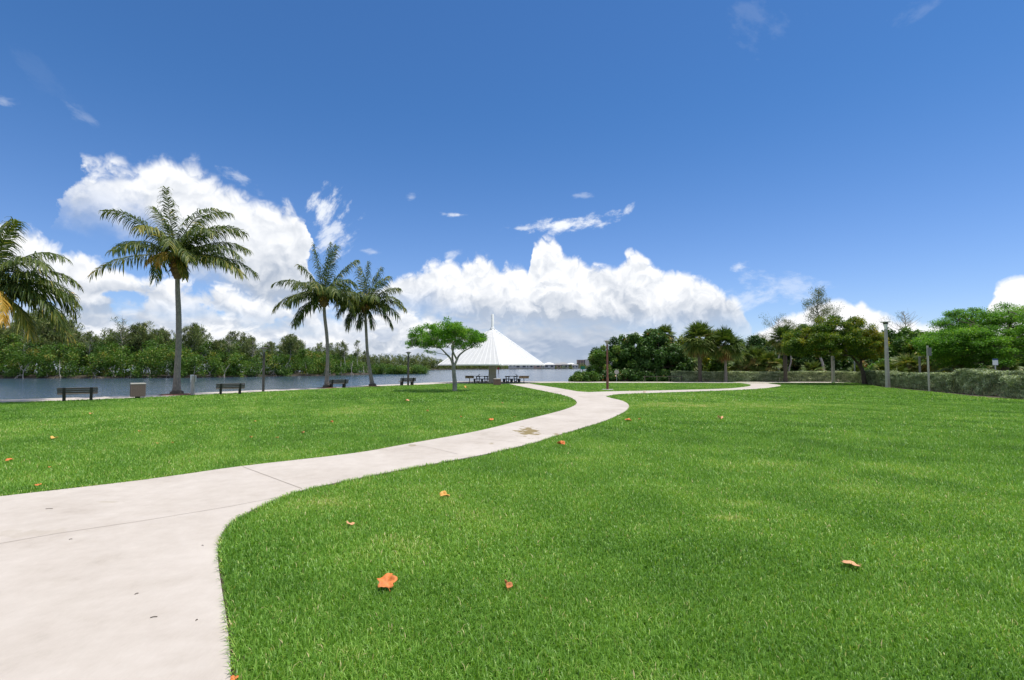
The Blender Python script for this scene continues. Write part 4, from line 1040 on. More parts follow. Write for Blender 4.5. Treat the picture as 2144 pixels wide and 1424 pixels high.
coconut_palm('shorter coconut palm of the pair with a trunk leaning at the foot', 780, 809.4,
    [(780.5, 809.4, 14.5), (778, 797, 10.5), (773.5, 770, 8), (769, 735, 7.5), (767, 700, 7), (765.5, 670, 6.8), (765, 655, 6.6)], (766, 636),
    [(170, 3.2, -10, 1.0, wd(wind=0)), (150, 3.0, 10, 1.1, wd(wind=0)), (125, 3.4, -10, 0.6, wd(wind=0)), (102, 4.2, 8, 0.15, wd(wind=0)), (88, 4.4, -5, 0.15, wd(wind=0.2)), (76, 4.3, 10, 0.25, wd(wind=0.2)), (58, 4.0, -12, 0.4, wd(wind=0.3)), (46, 3.9, 10, 0.5, wd(wind=0.4)), (30, 4.1, -8, 0.8, wd(wind=0.5)), (22, 4.2, 12, 0.75, wd(wind=0.5)),
     (6, 4.0, -8, 0.9, wd(wind=0.4)), (-12, 3.6, 14, 1.1, wd(wind=0.2)), (192, 2.9, 6, 1.1, wd(wind=0)), (212, 3.0, -14, 1.1, wd(wind=0)), (110, 3.6, 52, 1.0, wd()), (60, 3.6, 52, 1.0, wd()), (150, 3.6, -46, 0.83, wd(wind=0, base_t=0.6)), (100, 3.6, -54, 0.94, wd(wind=0)), (50, 3.6, -48, 0.83, wd(wind=0)), (240, 2.3, 10, 0.8, wd(wind=0)), (-60, 2.3, -10, 0.8, wd(wind=0))], 47)
# the one whose crown reaches in at the left edge
coconut_palm('coconut palm at the left border with yellowed lower fronds', -34, 843.5,
    [(-34, 843.5, 24), (-33, 800, 17), (-30, 720, 15), (-26, 660, 14), (-25, 630, 13)], (-22, 600),
    [(75, 4.4, -6, 0.5, wd(wind=0.6)), (62, 4.6, 8, 0.9, wd(wind=1.3)), (50, 4.8, -10, 0.95, wd(wind=1.3)), (38, 4.9, 12, 0.9, wd(wind=1.2)), (26, 5.0, -8, 0.85, wd(wind=1.0)), (14, 5.2, 6, 0.75, wd(wind=0.9)), (4, 5.4, -10, 0.85, wd(wind=0.7)), (-8, 5.2, 10, 1.0, wd(wind=0.6, base_t=0.55)), (-18, 4.6, -14, 0.9, wd(wind=0.3, base_t=0.62)),
     (-30, 3.6, 10, 0.8, wd(wind=0.2, base_t=0.68)), (4, 4.3, -34, 1.3, wd(wind=0.0, base_t=0.93, leaf=0.8)), (95, 4.4, 10, 0.4, wd()), (120, 4.5, -10, 0.7, wd()), (150, 4.6, 6, 0.8, wd()), (175, 4.8, -8, 0.8, wd()), (200, 4.4, 6, 1.0, wd()), (50, 4.4, 50, 1.0, wd()), (20, 4.4, 45, 1.0, wd()), (60, 4.2, -50, 0.83, wd()), (150, 4.2, -46, 0.83, wd()), (100, 4.2, -52, 0.88, wd()), (0, 4.2, 40, 1.1, wd())], 53)
for px, py, r_ in ((370, 827, 1.15), (684, 812.8, 0.95), (780, 809.6, 0.9)):
    o = MB().lathe([(r_, 0.0), (r_ * 0.9, 0.035), (r_ * 0.4, 0.06)], n=28).build('mulch_ring', M['mulch'], smooth=True); p = G(px, py); o.location = (p.x, p.y, 0.017); o["kind"] = "structure"

# ================================================================== umbrella shaped tree on the lawn
M['leaf_bright'] = leafy('bright_green_leaves', [(0.05, (0.030, 0.085, 0.008)), (0.4, (0.060, 0.165, 0.014)), (0.7, (0.115, 0.250, 0.022)), (0.95, (0.22, 0.30, 0.05))], trans=0.4)
M['leaf_mid'] = leafy('mid_green_leaves', [(0.05, (0.016, 0.045, 0.008)), (0.4, (0.036, 0.092, 0.012)), (0.7, (0.070, 0.145, 0.020)), (0.95, (0.15, 0.20, 0.045))], trans=0.32)
M['leaf_dark'] = leafy('dark_glossy_leaves', [(0.05, (0.012, 0.036, 0.007)), (0.45, (0.030, 0.076, 0.013)), (0.75, (0.072, 0.130, 0.032)), (0.93, (0.13, 0.16, 0.07)), (1.0, (0.26, 0.10, 0.03))], trans=0.22, rough=0.5, spec=0.3)
M['leaf_olive'] = leafy('yellowing_leaves', [(0.05, (0.016, 0.042, 0.004)), (0.4, (0.046, 0.100, 0.007)), (0.65, (0.110, 0.165, 0.012)), (0.95, (0.29, 0.23, 0.02))], trans=0.36)
M['leaf_pine'] = leafy('pine_sprays', [(0.05, (0.030, 0.050, 0.016)), (0.45, (0.075, 0.105, 0.036)), (0.75, (0.130, 0.160, 0.058)), (0.97, (0.22, 0.20, 0.09))], trans=0.25, rough=0.7, spec=0.15)
M['leaf_mangrove'] = leafy('mangrove_leaves', [(0.05, (0.016, 0.040, 0.008)), (0.35, (0.034, 0.082, 0.011)), (0.65, (0.066, 0.140, 0.016)), (0.9, (0.14, 0.18, 0.03)), (1.0, (0.26, 0.20, 0.05))], trans=0.3)
M['leaf_silver'] = leafy('silver_grey_leaves', [(0.05, (0.060, 0.085, 0.040)), (0.4, (0.155, 0.195, 0.110)), (0.7, (0.235, 0.285, 0.165)), (0.97, (0.37, 0.40, 0.27))], trans=0.22, rough=0.6)
M['leaf_sabal'] = leafy('fan_palm_leaves', [(0.05, (0.016, 0.036, 0.008)), (0.4, (0.040, 0.076, 0.013)), (0.68, (0.095, 0.135, 0.026)), (0.88, (0.24, 0.21, 0.06)), (1.0, (0.36, 0.25, 0.08))], trans=0.25, rough=0.5, spec=0.3)
M['leaf_dead'] = leafy('dead_leaves', [(0.05, (0.07, 0.045, 0.02)), (0.5, (0.15, 0.09, 0.04)), (0.95, (0.26, 0.17, 0.08))], trans=0.2, rough=0.8, spec=0.1)

def broad_tree(name, label, cat, base, limbs, cen, rad, per, size, mat, bark, seed=1, aspect=0.5, up=0.35, flat=1.0, droop=0.0, spread=0.18, shell=0.0, group=None, tw=0.03, twig_every=1, tshift=None):
    rng = np.random.default_rng(seed)
    t = thing(name, label, cat, base, 0, group)
    b = MB()
    for l in limbs: b.tube(l['pts'], l['rad'], 9)
    if tw: twigs(b, limbs, cen[::twig_every], tw)
    b.build('trunk', M[bark], t, smooth=True)
    V, F, T = leaf_cloud(cen, rad, per, size, aspect, up, flat, droop, spread, shell, rng)
    if tshift is not None: T = np.clip(T + tshift(V), 0.01, 0.99)
    np_mesh('crown', V, F, M[mat], t, T)
    return t

base = G(952, 818.8); Y = base.y
q = lambda px, py, dy=0.0: np.array(P(px, py, Y) - base) + np.array([0, dy, 0])
limbs = [limb([q(952, 820), q(952, 800), q(950.5, 785), q(949.5, 766)], 0.20, 0.15),
         limb([q(949.5, 768), q(944, 752), q(936, 742, -0.3), q(925, 730, -0.6), q(912, 719, -0.9)], 0.11, 0.03),
         limb([q(949, 767), q(946, 745, 0.4), q(947, 728, 0.8), q(944, 715, 1.2), q(934, 700, 1.6)], 0.10, 0.03),
         limb([q(950, 768), q(956, 755), q(961, 744, 0.2), q(972, 734, 0.5), q(984, 727, 0.6), q(998, 712, 0.8)], 0.11, 0.025),
         limb([q(956, 752), q(951, 740, -0.4), q(948, 728, -0.7), q(956, 712, -1.1), q(962, 698, -1.3)], 0.09, 0.03),
         limb([q(925, 730, -0.6), q(905, 726, -0.9), q(884, 727, -1.2), q(870, 724, -1.3)], 0.045, 0.015),
         limb([q(938, 744, -0.3), q(925, 741, -1.2), q(905, 738, -1.6)], 0.03, 0.012),
         limb([q(947, 728, 0.8), q(958, 712, 1.5), q(972, 700, 2.0)], 0.05, 0.02),
         limb([q(925, 730, -0.6), q(915, 722, 0.8), q(895, 708, 1.6)], 0.05, 0.02)]
rng = np.random.default_rng(5); cen, rad = [], []
for i in range(290):
    a = rng.random() * 2 * PI; r_ = math.sqrt(rng.random())
    X_, Y2 = r_ * math.cos(a), r_ * math.sin(a)
    px = 934 + 80 * X_; top = float(np.interp(px, [851, 867, 882, 908, 935, 964, 994, 1017], [716, 690, 680, 669, 666, 671, 684, 700])) + 8 * Y2 * Y2
    hgt = 47 * (1 - r_ ** 3) + 6
    cen.append(q(px, top + 7 + rng.random() ** 0.8 * hgt, 2.9 * Y2)); rad.append(0.20 + 0.22 * rng.random())
for px, py, dy in ((858, 719, -1), (866, 722, -1.2), (876, 716, -1), (862, 729, -1.3), (890, 724, -1.2), (905, 738, -1.6), (914, 739, -1.4), (898, 736, -1.6), (1004, 706, .5), (1010, 700, .6), (997, 718, .6), (1008, 714, .4), (1001, 724, .5), (985, 722, .4), (937, 668, 0), (985, 690, 0), (880, 690, 0)): cen.append(q(px, py, dy)); rad.append(0.22 + 0.1 * rng.random())
broad_tree('umbrella_tree', 'bright green umbrella shaped tree with a forked trunk on the lawn', 'tree', base, limbs, np.array(cen), rad, 37, 0.135, 'leaf_bright', 'bark_mottled', 6, aspect=0.42, up=0.5, flat=0.6, spread=0.14, shell=0.1, tw=0.022)

# ================================================================== the planting on the right
def blob_tree(name, label, cat, px, Y, sil, seed, mat, per, size, bark='bark_dark', depth=None, n=60, z0=0.0, group=None, trunk_px=None, crad=(0.5, 0.9), tshift=None, lean=0.0, **kw):
    """tree or bush filling the outline sil = [(px, top_py, bottom_py), ...] at distance Y"""
    rng = np.random.default_rng(seed)
    base = Vector((P(px, 800, Y).x, Y, z0)); xs = [s_[0] for s_ in sil]; tp = [s_[1] for s_ in sil]; bt = [s_[2] for s_ in sil]
    wid = (xs[-1] - xs[0]) * Y / FPX; dep = depth or wid * 0.42; cen, rad = [], []
    while len(cen) < n:
        x = xs[0] + (xs[-1] - xs[0]) * rng.random(); a, c = np.interp(x, xs, tp), np.interp(x, xs, bt)
        u = (x - (xs[0] + xs[-1]) / 2) / ((xs[-1] - xs[0]) / 2); yy = (rng.random() * 2 - 1) * dep * math.sqrt(max(0.05, 1 - u * u))
        k = (yy / dep) ** 2; r_ = crad[0] + (crad[1] - crad[0]) * rng.random()
        rp = r_ * FPX / Y
        lo = a + rp * 0.8 + (c - a) * 0.35 * k; hi = max(lo, c - rp * 0.6)
        y = lo + (hi - lo) * rng.random() ** 1.25
        pt = np.array(P(x, y, Y) - base) + np.array([0, yy, 0])
        if pt[2] + z0 < 0.1: continue
        cen.append(pt); rad.append(r_)
    cen = np.array(cen)
    tpx = trunk_px or px; mid = np.array([cen[:, 0].mean(), cen[:, 1].mean() * 0.5, cen[:, 2].mean()])
    r0 = 0.05 + 0.018 * wid
    foot = np.array(Vector((P(tpx, 800, Y).x, Y, z0)) - base) + np.array([0, 0, -0.1])
    limbs = [limb([foot, foot * 0.6 + mid * 0.4 + np.array([lean, 0, 0]), mid], r0, r0 * 0.5)]
    for k in range(7):
        c = cen[rng.integers(len(cen))]; limbs.append(limb([foot * 0.5 + mid * 0.5, (mid + c) / 2 + rng.normal(0, 0.2, 3), c], r0 * 0.5, 0.02))
    return broad_tree(name, label, cat, base, limbs, cen, rad, per, size, mat, bark, seed, group=group, twig_every=3, tshift=tshift, **kw)

GB = 'trees and bushes at the right of the lawn'
# sea grape thicket at the river corner
blob_tree('sea_grape', 'big dark sea grape bush with glossy round leaves behind the promenade', 'bush', 1365, 72.5, [(1292, 735, 800), (1310, 708, 802), (1335, 688, 802), (1360, 682, 802), (1385, 690, 802), (1410, 706, 802), (1432, 735, 802), (1440, 775, 802)], 61, 'leaf_dark', 90, 0.28, n=210, aspect=0.85, group=GB, crad=(0.35, 0.65), depth=3.4, shell=0.3, spread=0.14)
blob_tree('mangrove_bush', 'bright green mangrove sloping down to the water at the corner', 'bush', 1280, 73.0, [(1232, 752, 800), (1242, 733, 800), (1258, 722, 800), (1282, 707, 800), (1300, 700, 800), (1325, 695, 800), (1345, 705, 800)], 62, 'leaf_mid', 110, 0.24, n=150, aspect=0.55, group=GB, crad=(0.32, 0.6), depth=3.0, shell=0.2)
blob_tree('shore_bush', 'low bright bush overhanging the water at the promenade end', 'bush', 1212, 67.8, [(1196, 790, 799), (1206, 777, 800), (1218, 774, 800), (1230, 780, 800), (1242, 772, 800), (1252, 780, 800)], 63, 'leaf_mid', 120, 0.20, n=36, aspect=0.5, group=GB, crad=(0.25, 0.45), depth=1.0)
blob_tree('sea_grape', 'low shaded bush under the sea grape behind the rusty lamp', 'bush', 1300, 69.4, [(1255, 780, 801), (1275, 772, 801), (1330, 770, 801), (1350, 776, 801), (1395, 774, 801), (1412, 780, 801)], 64, 'leaf_dark', 110, 0.24, n=60, aspect=0.8, group=GB, crad=(0.35, 0.55), depth=1.0, shell=0.2)
# background thicket, from the river to the far right
for i, (px, Y, sil, mat, per, lab) in enumerate([
    (1440, 82, [(1400, 720, 802), (1420, 700, 802), (1445, 706, 802), (1475, 720, 802)], 'leaf_olive', 120, 'olive tree crown showing between the sea grape and first fan palm'),
    (1500, 86, [(1455, 745, 803), (1490, 728, 803), (1530, 735, 803), (1560, 745, 803)], 'leaf_mid', 120, 'green scrub filling the gap behind the two fan palms'),
    (1575, 90, [(1540, 722, 803), (1558, 702, 803), (1578, 699, 803), (1600, 712, 803), (1618, 730, 803)], 'leaf_dark', 130, 'blue-green tree top behind the small fan palm'),
    (1640, 92, [(1600, 730, 803), (1625, 712, 803), (1660, 700, 803), (1700, 715, 803)], 'leaf_dark', 120, 'dark tree behind the ragged fan palm'),
    (1740, 84, [(1690, 735, 803), (1720, 715, 803), (1760, 720, 803), (1810, 735, 803), (1840, 750, 803)], 'leaf_dark', 120, 'dark thicket in the shade behind the yellowish tree'),
    (1880, 72, [(1840, 712, 803), (1862, 692, 803), (1885, 694, 803), (1905, 684, 803), (1925, 690, 803), (1945, 704, 803)], 'leaf_mid', 150, 'green tree right of the tall concrete lamp post'),
    (1945, 68, [(1915, 712, 803), (1935, 700, 803), (1955, 706, 803), (1975, 695, 803), (1995, 690, 803), (2010, 700, 803)], 'leaf_olive', 140, 'yellow-green tree between the lamp post and the spreading tree'),
    (1985, 76, [(1950, 700, 803), (1968, 688, 803), (1990, 684, 803), (2020, 690, 803), (2060, 700, 803)], 'leaf_dark', 120, 'dark tree top just left of the spreading tree'),
    (2080, 62, [(1990, 735, 805), (2020, 720, 805), (2060, 715, 805), (2110, 715, 805), (2160, 710, 805), (2230, 720, 805)], 'leaf_dark', 170, 'dark undergrowth beneath the spreading tree'),
    (2290, 60, [(2180, 700, 805), (2230, 670, 805), (2300, 660, 805), (2400, 680, 805)], 'leaf_mid', 130, 'green tree beyond the right border behind the spreading tree'),
    (1870, 63, [(1835, 765, 803), (1850, 752, 803), (1885, 755, 803), (1915, 752, 803), (1940, 760, 803)], 'leaf_mid', 110, 'low green shrubs behind the hedge beside the tall lamp post')]):
    blob_tree('thicket_tree', lab, 'tree', px, Y, sil, 70 + i, mat, per, 0.34, n=int(30 + (sil[-1][0] - sil[0][0]) * 0.95), aspect=0.55, group=GB, crad=(0.5, 0.9), depth=2.6, shell=0.15)

# fan palms
def fan_leaf(rng, el, az, pet, rad_, tint, segs=24, droop=0.5, arc=205):
    d = np.array([math.cos(el) * math.cos(az), math.cos(el) * math.sin(az), math.sin(el)])
    side = np.cross(d, [0, 0, 1.0]); side /= max(np.linalg.norm(side), 1e-3); nor = np.cross(side, d)
    if rng.random() < 0.5: side = -side
    tip = d * pet + np.array([0, 0, -0.10 * pet * pet]); V, F, T = [], [], []
    d2 = d + np.array([0, 0, -0.18]); d2 /= np.linalg.norm(d2)
    w = 0.02; V += [-side * w, side * w, tip + side * w * 0.6, tip - side * w * 0.6]; F.append((0, 1, 2, 3)); T += [min(0.98, tint + 0.15)] * 4
    roll = rng.normal(0, 0.5); s2 = side * math.cos(roll) + nor * math.sin(roll); n2 = np.cross(s2, d2)
    for k in range(segs):
        a = R(-arc / 2 + arc * (k + 0.5) / segs); L = rad_ * (0.62 + 0.38 * math.cos(a * 0.6)) * (0.85 + 0.25 * rng.random())
        u = d2 * math.cos(a) + s2 * math.sin(a) + n2 * 0.12 * abs(math.sin(a)) + rng.normal(0, 0.05, 3); u /= np.linalg.norm(u)
        wv = np.cross(u, n2 + rng.normal(0, 0.25, 3)); wv /= np.linalg.norm(wv); w = 0.058
        m1 = tip + u * L * 0.55; m2 = m1 + (u + np.array([0, 0, -droop * (0.7 + 0.6 * rng.random())])) * L * 0.45
        b = len(V); V += [tip - wv * 0.01, tip + wv * 0.01, m1 + wv * w, m1 - wv * w, m2 + wv * 0.006, m2 - wv * 0.006]
        F += [(b, b + 1, b + 2, b + 3), (b + 3, b + 2, b + 4, b + 5)]
        tt = float(np.clip(tint + rng.normal(0, 0.08), 0.02, 0.98)); T += [tt] * 4 + [min(0.98, tt + 0.12)] * 2
    return np.array(V), np.array(F), np.array(T)

def fan_palm(label, px, py, Y, top_py, crown_r, leaves, seed, trunk_r=0.17, dead=14, lean=0.0, pet=None, emin=-50, tint=0.45, fan=None, group='fan palms along the far hedge'):
    rng = np.random.default_rng(seed); base = Vector((P(px, py, Y).x, Y, 0.0)); t = thing('fan_palm', label, 'palm tree', base, 0, group)
    H = P(px, top_py, Y).z; hz = max(0.4, H - crown_r * 0.98); ht = np.array([lean, 0, hz])
    b = MB(); n = 14; pts = [np.array([lean * (i / n) ** 1.5, 0, -0.1 + (hz + 0.1) * i / n]) for i in range(n + 1)]
    b.tube(pts, [trunk_r * (1.25 if i == 0 else 1.0 + 0.08 * rng.normal()) for i in range(n + 1)], 10)
    b.build('trunk', M['bark_dark' if trunk_r > 0.2 else 'bark_grey'], t, smooth=True)  # dark bark paints the crown's shade onto the thicker trunks
    b = MB()
    for i in range(24):
        a = rng.random() * 2 * PI; z = hz * (0.72 + 0.28 * rng.random()); q_ = np.array([lean * (z / hz) ** 1.5 + math.cos(a) * trunk_r, math.sin(a) * trunk_r, z])
        b.tube([q_, q_ + np.array([math.cos(a) * 0.18, math.sin(a) * 0.18, 0.25])], [0.05, 0.03], 5)
    b.build('boots', M['fibre'], t)
    pet = pet or crown_r * 0.52; fan = fan or crown_r * 0.52; parts = []
    for k in range(leaves):
        f = (k + 0.5) / leaves; el = R(85 - (85 - emin) * f ** 0.85 + rng.normal(0, 6)); az = k * 2.39996 + rng.normal(0, 0.2)
        V, F, T = fan_leaf(rng, el, az, pet * (0.42 + 0.72 * rng.random()), fan * (0.85 + 0.3 * rng.random()), tint + 0.16 * f + rng.normal(0, 0.05) + (0.25 if rng.random() < 0.08 * f * 2 else 0), droop=0.18 + 0.35 * f)
        parts.append((V + ht, F, T))
    np_mesh('crown', *(lambda a: (a[0], a[1]))(merge(parts)), M['leaf_sabal'], t, merge(parts)[2])
    if dead:
        parts = []
        for k in range(dead):
            V, F, T = fan_leaf(rng, R(-62 + rng.normal(0, 10)), k * 2.4 + rng.normal(0, 0.3), pet * 0.75, fan * 0.7, 0.45 + rng.normal(0, 0.12), segs=14, droop=0.9, arc=120); parts.append((V + ht + np.array([0, 0, -0.05]), F, T))
        a = merge(parts); np_mesh('dead_fronds', a[0], a[1], M['leaf_dead'], t, a[2])
    return t
fan_palm('taller round headed fan palm at the start of the silver hedge', 1466, 799.6, 66.9, 667, 2.75, 84, 81, 0.23, 18)
fan_palm('darker fan palm with a thin black trunk right of the tallest one', 1520, 799.6, 66.7, 679, 2.65, 80, 82, 0.19, 18, tint=0.36)
fan_palm('fan palm head rising out of the sea grape thicket', 1393, 800, 79, 673, 2.1, 40, 83, 0.2, 8, lean=0.0)
fan_palm('small low fan palm with yellow fronds behind the hedge', 1580, 800, 72, 716, 2.5, 52, 84, 0.2, 22, emin=-70, tint=0.5)
fan_palm('ragged fan palm with thick shaggy trunk in front of the hedge', 1645, 799.8, 66.8, 676, 2.2, 52, 85, 0.25, 26, emin=-60, tint=0.42)
for i, (px, Y, top, r_, lab) in enumerate([(1440, 76, 725, 2.3, 'drooping fan palm in the shade left of the tallest one'), (1700, 72, 748, 1.9, 'brownish fan palm in the shade under the yellowish tree'), (1965, 58, 715, 2.2, 'fan palm with drooping grey fronds behind the sign post'), (1905, 60, 730, 2.1, 'low fan palm with splayed fronds right of the lamp post'), (2005, 52, 735, 1.9, 'fan palm with straw coloured fronds at the edge of deep shade'), (2110, 55, 733, 1.7, 'small fan palm in the shade beneath the spreading tree'), (1852, 61, 752, 1.6, 'bright low palmetto just behind the tall lamp post'), (1800, 66, 757, 1.6, 'bright low palmetto behind the thin grey post'), (1880, 55, 764, 1.3, 'short palmetto peeping over the hedge beside lamp post'), (1612, 70, 730, 2.0, 'fan palm with hanging fronds left of the ragged one'), (1550, 74, 742, 1.9, 'yellowing palmetto between the dark palm and small fan palm')]):
    fan_palm(lab, px, 800, Y, top, r_, 40, 90 + i, 0.16, 10, emin=-75, tint=0.5, group='palmettos and fan palms in the undergrowth')

# yellowish tree
base = G(1811, 804.8); Y = base.y
q = lambda px, py, dy=0.0: np.array(P(px, py, Y) - base) + np.array([0, dy, 0])
limbs = [limb([q(1811, 808), q(1809, 795), q(1807, 780), q(1800, 765)], 0.27, 0.20), limb([q(1801, 767), q(1792, 756), q(1775, 745, -0.5), q(1750, 725, -1)], 0.16, 0.06), limb([q(1803, 768), q(1808, 745, 0.5), q(1812, 720, 1), q(1815, 700, 1.2)], 0.14, 0.05),
         limb([q(1775, 745, -0.5), q(1735, 740, -1), q(1700, 725, -1.5), q(1680, 705, -1)], 0.10, 0.03), limb([q(1790, 752), q(1770, 722, 1), q(1740, 695, 1.5)], 0.10, 0.03), limb([q(1806, 755), q(1822, 738, -0.6), q(1832, 722, -0.8)], 0.07, 0.02)]
rng = np.random.default_rng(8); cen, rad = [], []
while len(cen) < 330:
    px = 1650 + 192 * rng.random(); u = (px - 1746) / 96; top = np.interp(px, [1650, 1665, 1700, 1725, 1760, 1790, 1815, 1840], [712, 685, 668, 659, 655, 668, 682, 712]); bot = np.interp(px, [1650, 1680, 1720, 1760, 1800, 1842], [745, 752, 752, 750, 758, 752])
    yy = (rng.random() * 2 - 1) * 4.2 * math.sqrt(max(0, 1 - u * u)); k = (yy / 4.3) ** 2
    lo = top + 9 + 26 * k; y = lo + (bot - 8 - lo) * rng.random() ** 1.1
    cen.append(q(px, y, yy)); rad.append(0.30 + 0.32 * rng.random())
xr = float(q(1825, 720)[0]); 
broad_tree('spreading_tree', 'dense round tree yellowing on its right side, trunk leaning by the hedge', 'tree', base, limbs, np.array(cen), rad, 140, 0.18, 'leaf_olive', 'bark_dark', 9, aspect=0.4, up=0.4, flat=0.75, spread=0.12, shell=0.1, tw=0.03, twig_every=2,
           tshift=lambda V: np.clip((V[:, 0] - (xr - 3.2)) / 4.0, 0, 1) * 0.36 - 0.04)

# large spreading tree at the right border: layered sprays
base = Vector((P(2100, 800, 47).x, 47, 0)); Y = 47.0
q = lambda px, py, dy=0.0: np.array(P(px, py, Y) - base) + np.array([0, dy, 0])
limbs = [limb([q(2100, 830), q(2101, 800), q(2104, 770), q(2102, 740)], 0.34, 0.26), limb([q(2102, 742), q(2080, 715, -0.6), q(2050, 695, -1), q(2010, 680, -1.2)], 0.18, 0.04), limb([q(2103, 745), q(2120, 705, 0.5), q(2135, 670, 1), q(2145, 650, 1.4)], 0.2, 0.05), limb([q(2104, 740), q(2150, 715, -0.8), q(2200, 690, -1.4)], 0.2, 0.05),
         limb([q(2080, 715, -0.6), q(2065, 685, 0.6), q(2040, 660, 1.2)], 0.12, 0.03), limb([q(2103, 750), q(2075, 735, -1.5), q(2030, 725, -2.4)], 0.12, 0.03), limb([q(2120, 705, 0.5), q(2095, 675, -1), q(2075, 655, -1.6)], 0.12, 0.03)]
rng = np.random.default_rng(10); cen, rad = [], []
while len(cen) < 330:
    px = 1955 + 330 * rng.random(); u = (px - 2120) / 165
    top = np.interp(px, [1955, 1970, 1978, 2010, 2040, 2060, 2090, 2120, 2160, 2220, 2285], [712, 700, 690, 684, 655, 642, 634, 629, 628, 640, 690]); bot = np.interp(px, [1955, 1985, 2030, 2080, 2144, 2200, 2285], [722, 745, 758, 752, 748, 750, 735])
    yy = (rng.random() * 2 - 1) * 6.0 * math.sqrt(max(0, 1 - u * u)); k = (yy / 6.2) ** 2
    lo = top + 5 + 34 * k; y = lo + (bot - 4 - lo) * rng.random() ** 1.15
    y = lo + round((y - lo) / 17 + 0.5 * rng.normal()) * 17
    if y < lo: y = lo
    cen.append(q(px, y + 0.10 * abs(px - 2100) * 0.3, yy)); rad.append(0.5 + 0.45 * rng.random())
for px, py in ((1976, 656), (1988, 655), (2000, 659), (2012, 660), (1982, 660), (2024, 662), (2036, 660), (1995, 652), (2020, 652), (2040, 648)): cen.append(q(px, py, rng.normal(0, 0.8))); rad.append(0.42)
broad_tree('spreading_tree', 'broad layered feathery tree spreading over the hedge at the right border', 'tree', base, limbs, np.array(cen), rad, 190, 0.17, 'leaf_bright', 'bark_dark', 11, aspect=0.36, up=0.75, flat=0.45, spread=0.12, tw=0.03, twig_every=2, tshift=lambda V: -0.09)

# thin pines and bare trees above the thicket
def pine(name, label, loc, H, wid, seed, mat='leaf_pine', bark='bark_pale', dens=1.0, size=0.5, lean=0.0, clear=0.3, group=None, cat='pine tree', copyable=False, asp=0.10, dead=False, lpc=14, cr=1.0):
    rng = np.random.default_rng(seed); t = thing(name, label, cat, loc, 0, group); b = MB()
    n = 10; pts = [np.array([lean * (i / n) ** 1.4 * H + 0.02 * H * math.sin(i * 1.3 + seed), 0.015 * H * math.cos(i * 1.7 + seed), -0.2 + (H + 0.2) * i / n]) for i in range(n + 1)]
    r0 = 0.011 * H + 0.04; b.tube(pts, [r0 * (1 - 0.92 * i / n) + 0.012 for i in range(n + 1)], 7)
    cen, rad = [], []; nb = int(26 * dens) + 6
    for k in range(nb):
        f = clear + (1 - clear) * (k + rng.random()) / nb; x = f * n; i = min(int(x), n - 1); p0 = pts[i] + (pts[i + 1] - pts[i]) * (x - i)
        a = k * 2.4 + rng.normal(0, 0.4); h_ = (1 - f) / (1 - clear + 1e-6); L = wid * (0.10 + 0.9 * h_ ** 0.7 * min(1, 3.2 * (1.12 - h_))) * (0.55 + 0.7 * rng.random()) * 0.55
        rise = 0.55 + 0.3 * rng.random(); d = np.array([math.cos(a), math.sin(a), rise]); p1 = p0 + d * L * 0.6; p2 = p1 + (d + np.array([0, 0, 0.15])) * L * 0.5
        b.tube([p0, p1, p2], [0.028 + 0.002 * H, 0.02, 0.008], 5, cap=False)
        if dead:
            for z in range(2):
                e = p1 + rng.normal(0, 1, 3) * L * 0.3 + np.array([0, 0, L * 0.35]); b.tube([p1 * 0.6 + p0 * 0.4, e], [0.016, 0.006], 4, cap=False)
            if rng.random() < 0.75: continue
        for z in range(4): cen.append(p0 + (p2 - p0) * (0.35 + 0.75 * rng.random()) + rng.normal(0, 0.12 * L + 0.05, 3)); rad.append((0.22 * L + 0.16 * size + 0.1) * cr)
    b.build('trunk', M[bark], t, smooth=True)
    if cen:
        V, F, T = leaf_cloud(cen, rad, lpc, size, asp, 0.1, 1.0, -0.2, 0.15, 0.0, rng, axis=(0.1, 0, 0.55)); np_mesh('crown', V, F, M[mat], t, T)
    return t
pine('pine_tree', 'thin wispy pine rising above the yellowish tree', Vector((P(1722, 800, 78).x, 78, 0)), P(1722, 607, 78).z, 4.8, 101, dens=1.7, size=0.36, clear=0.45, lean=-0.02)
pine('bare_tree', 'half bare grey tree top above the ragged fan palm', Vector((P(1632, 800, 84).x, 84, 0)), P(1632, 668, 84).z, 5.5, 102, dens=0.9, size=0.28, clear=0.6, dead=True, cat='tree')
pine('bare_tree', 'bare twiggy grey tree top right of the tall lamp post', Vector((P(1898, 800, 74).x, 74, 0)), P(1898, 655, 74).z, 4.6, 103, dens=0.9, size=0.26, clear=0.55, dead=True, cat='tree')
pine('pine_tree', 'small pine tip left of the yellowish tree', Vector((P(1655, 800, 86).x, 86, 0)), P(1655, 672, 86).z, 3.4, 104, dens=0.9, size=0.30, clear=0.5)
pine('pine_tree', 'wispy pine top just right of the small fan palm', Vector((P(1600, 800, 96).x, 96, 0)), P(1600, 703, 96).z, 4.6, 105, dens=0.9, size=0.32, clear=0.5)

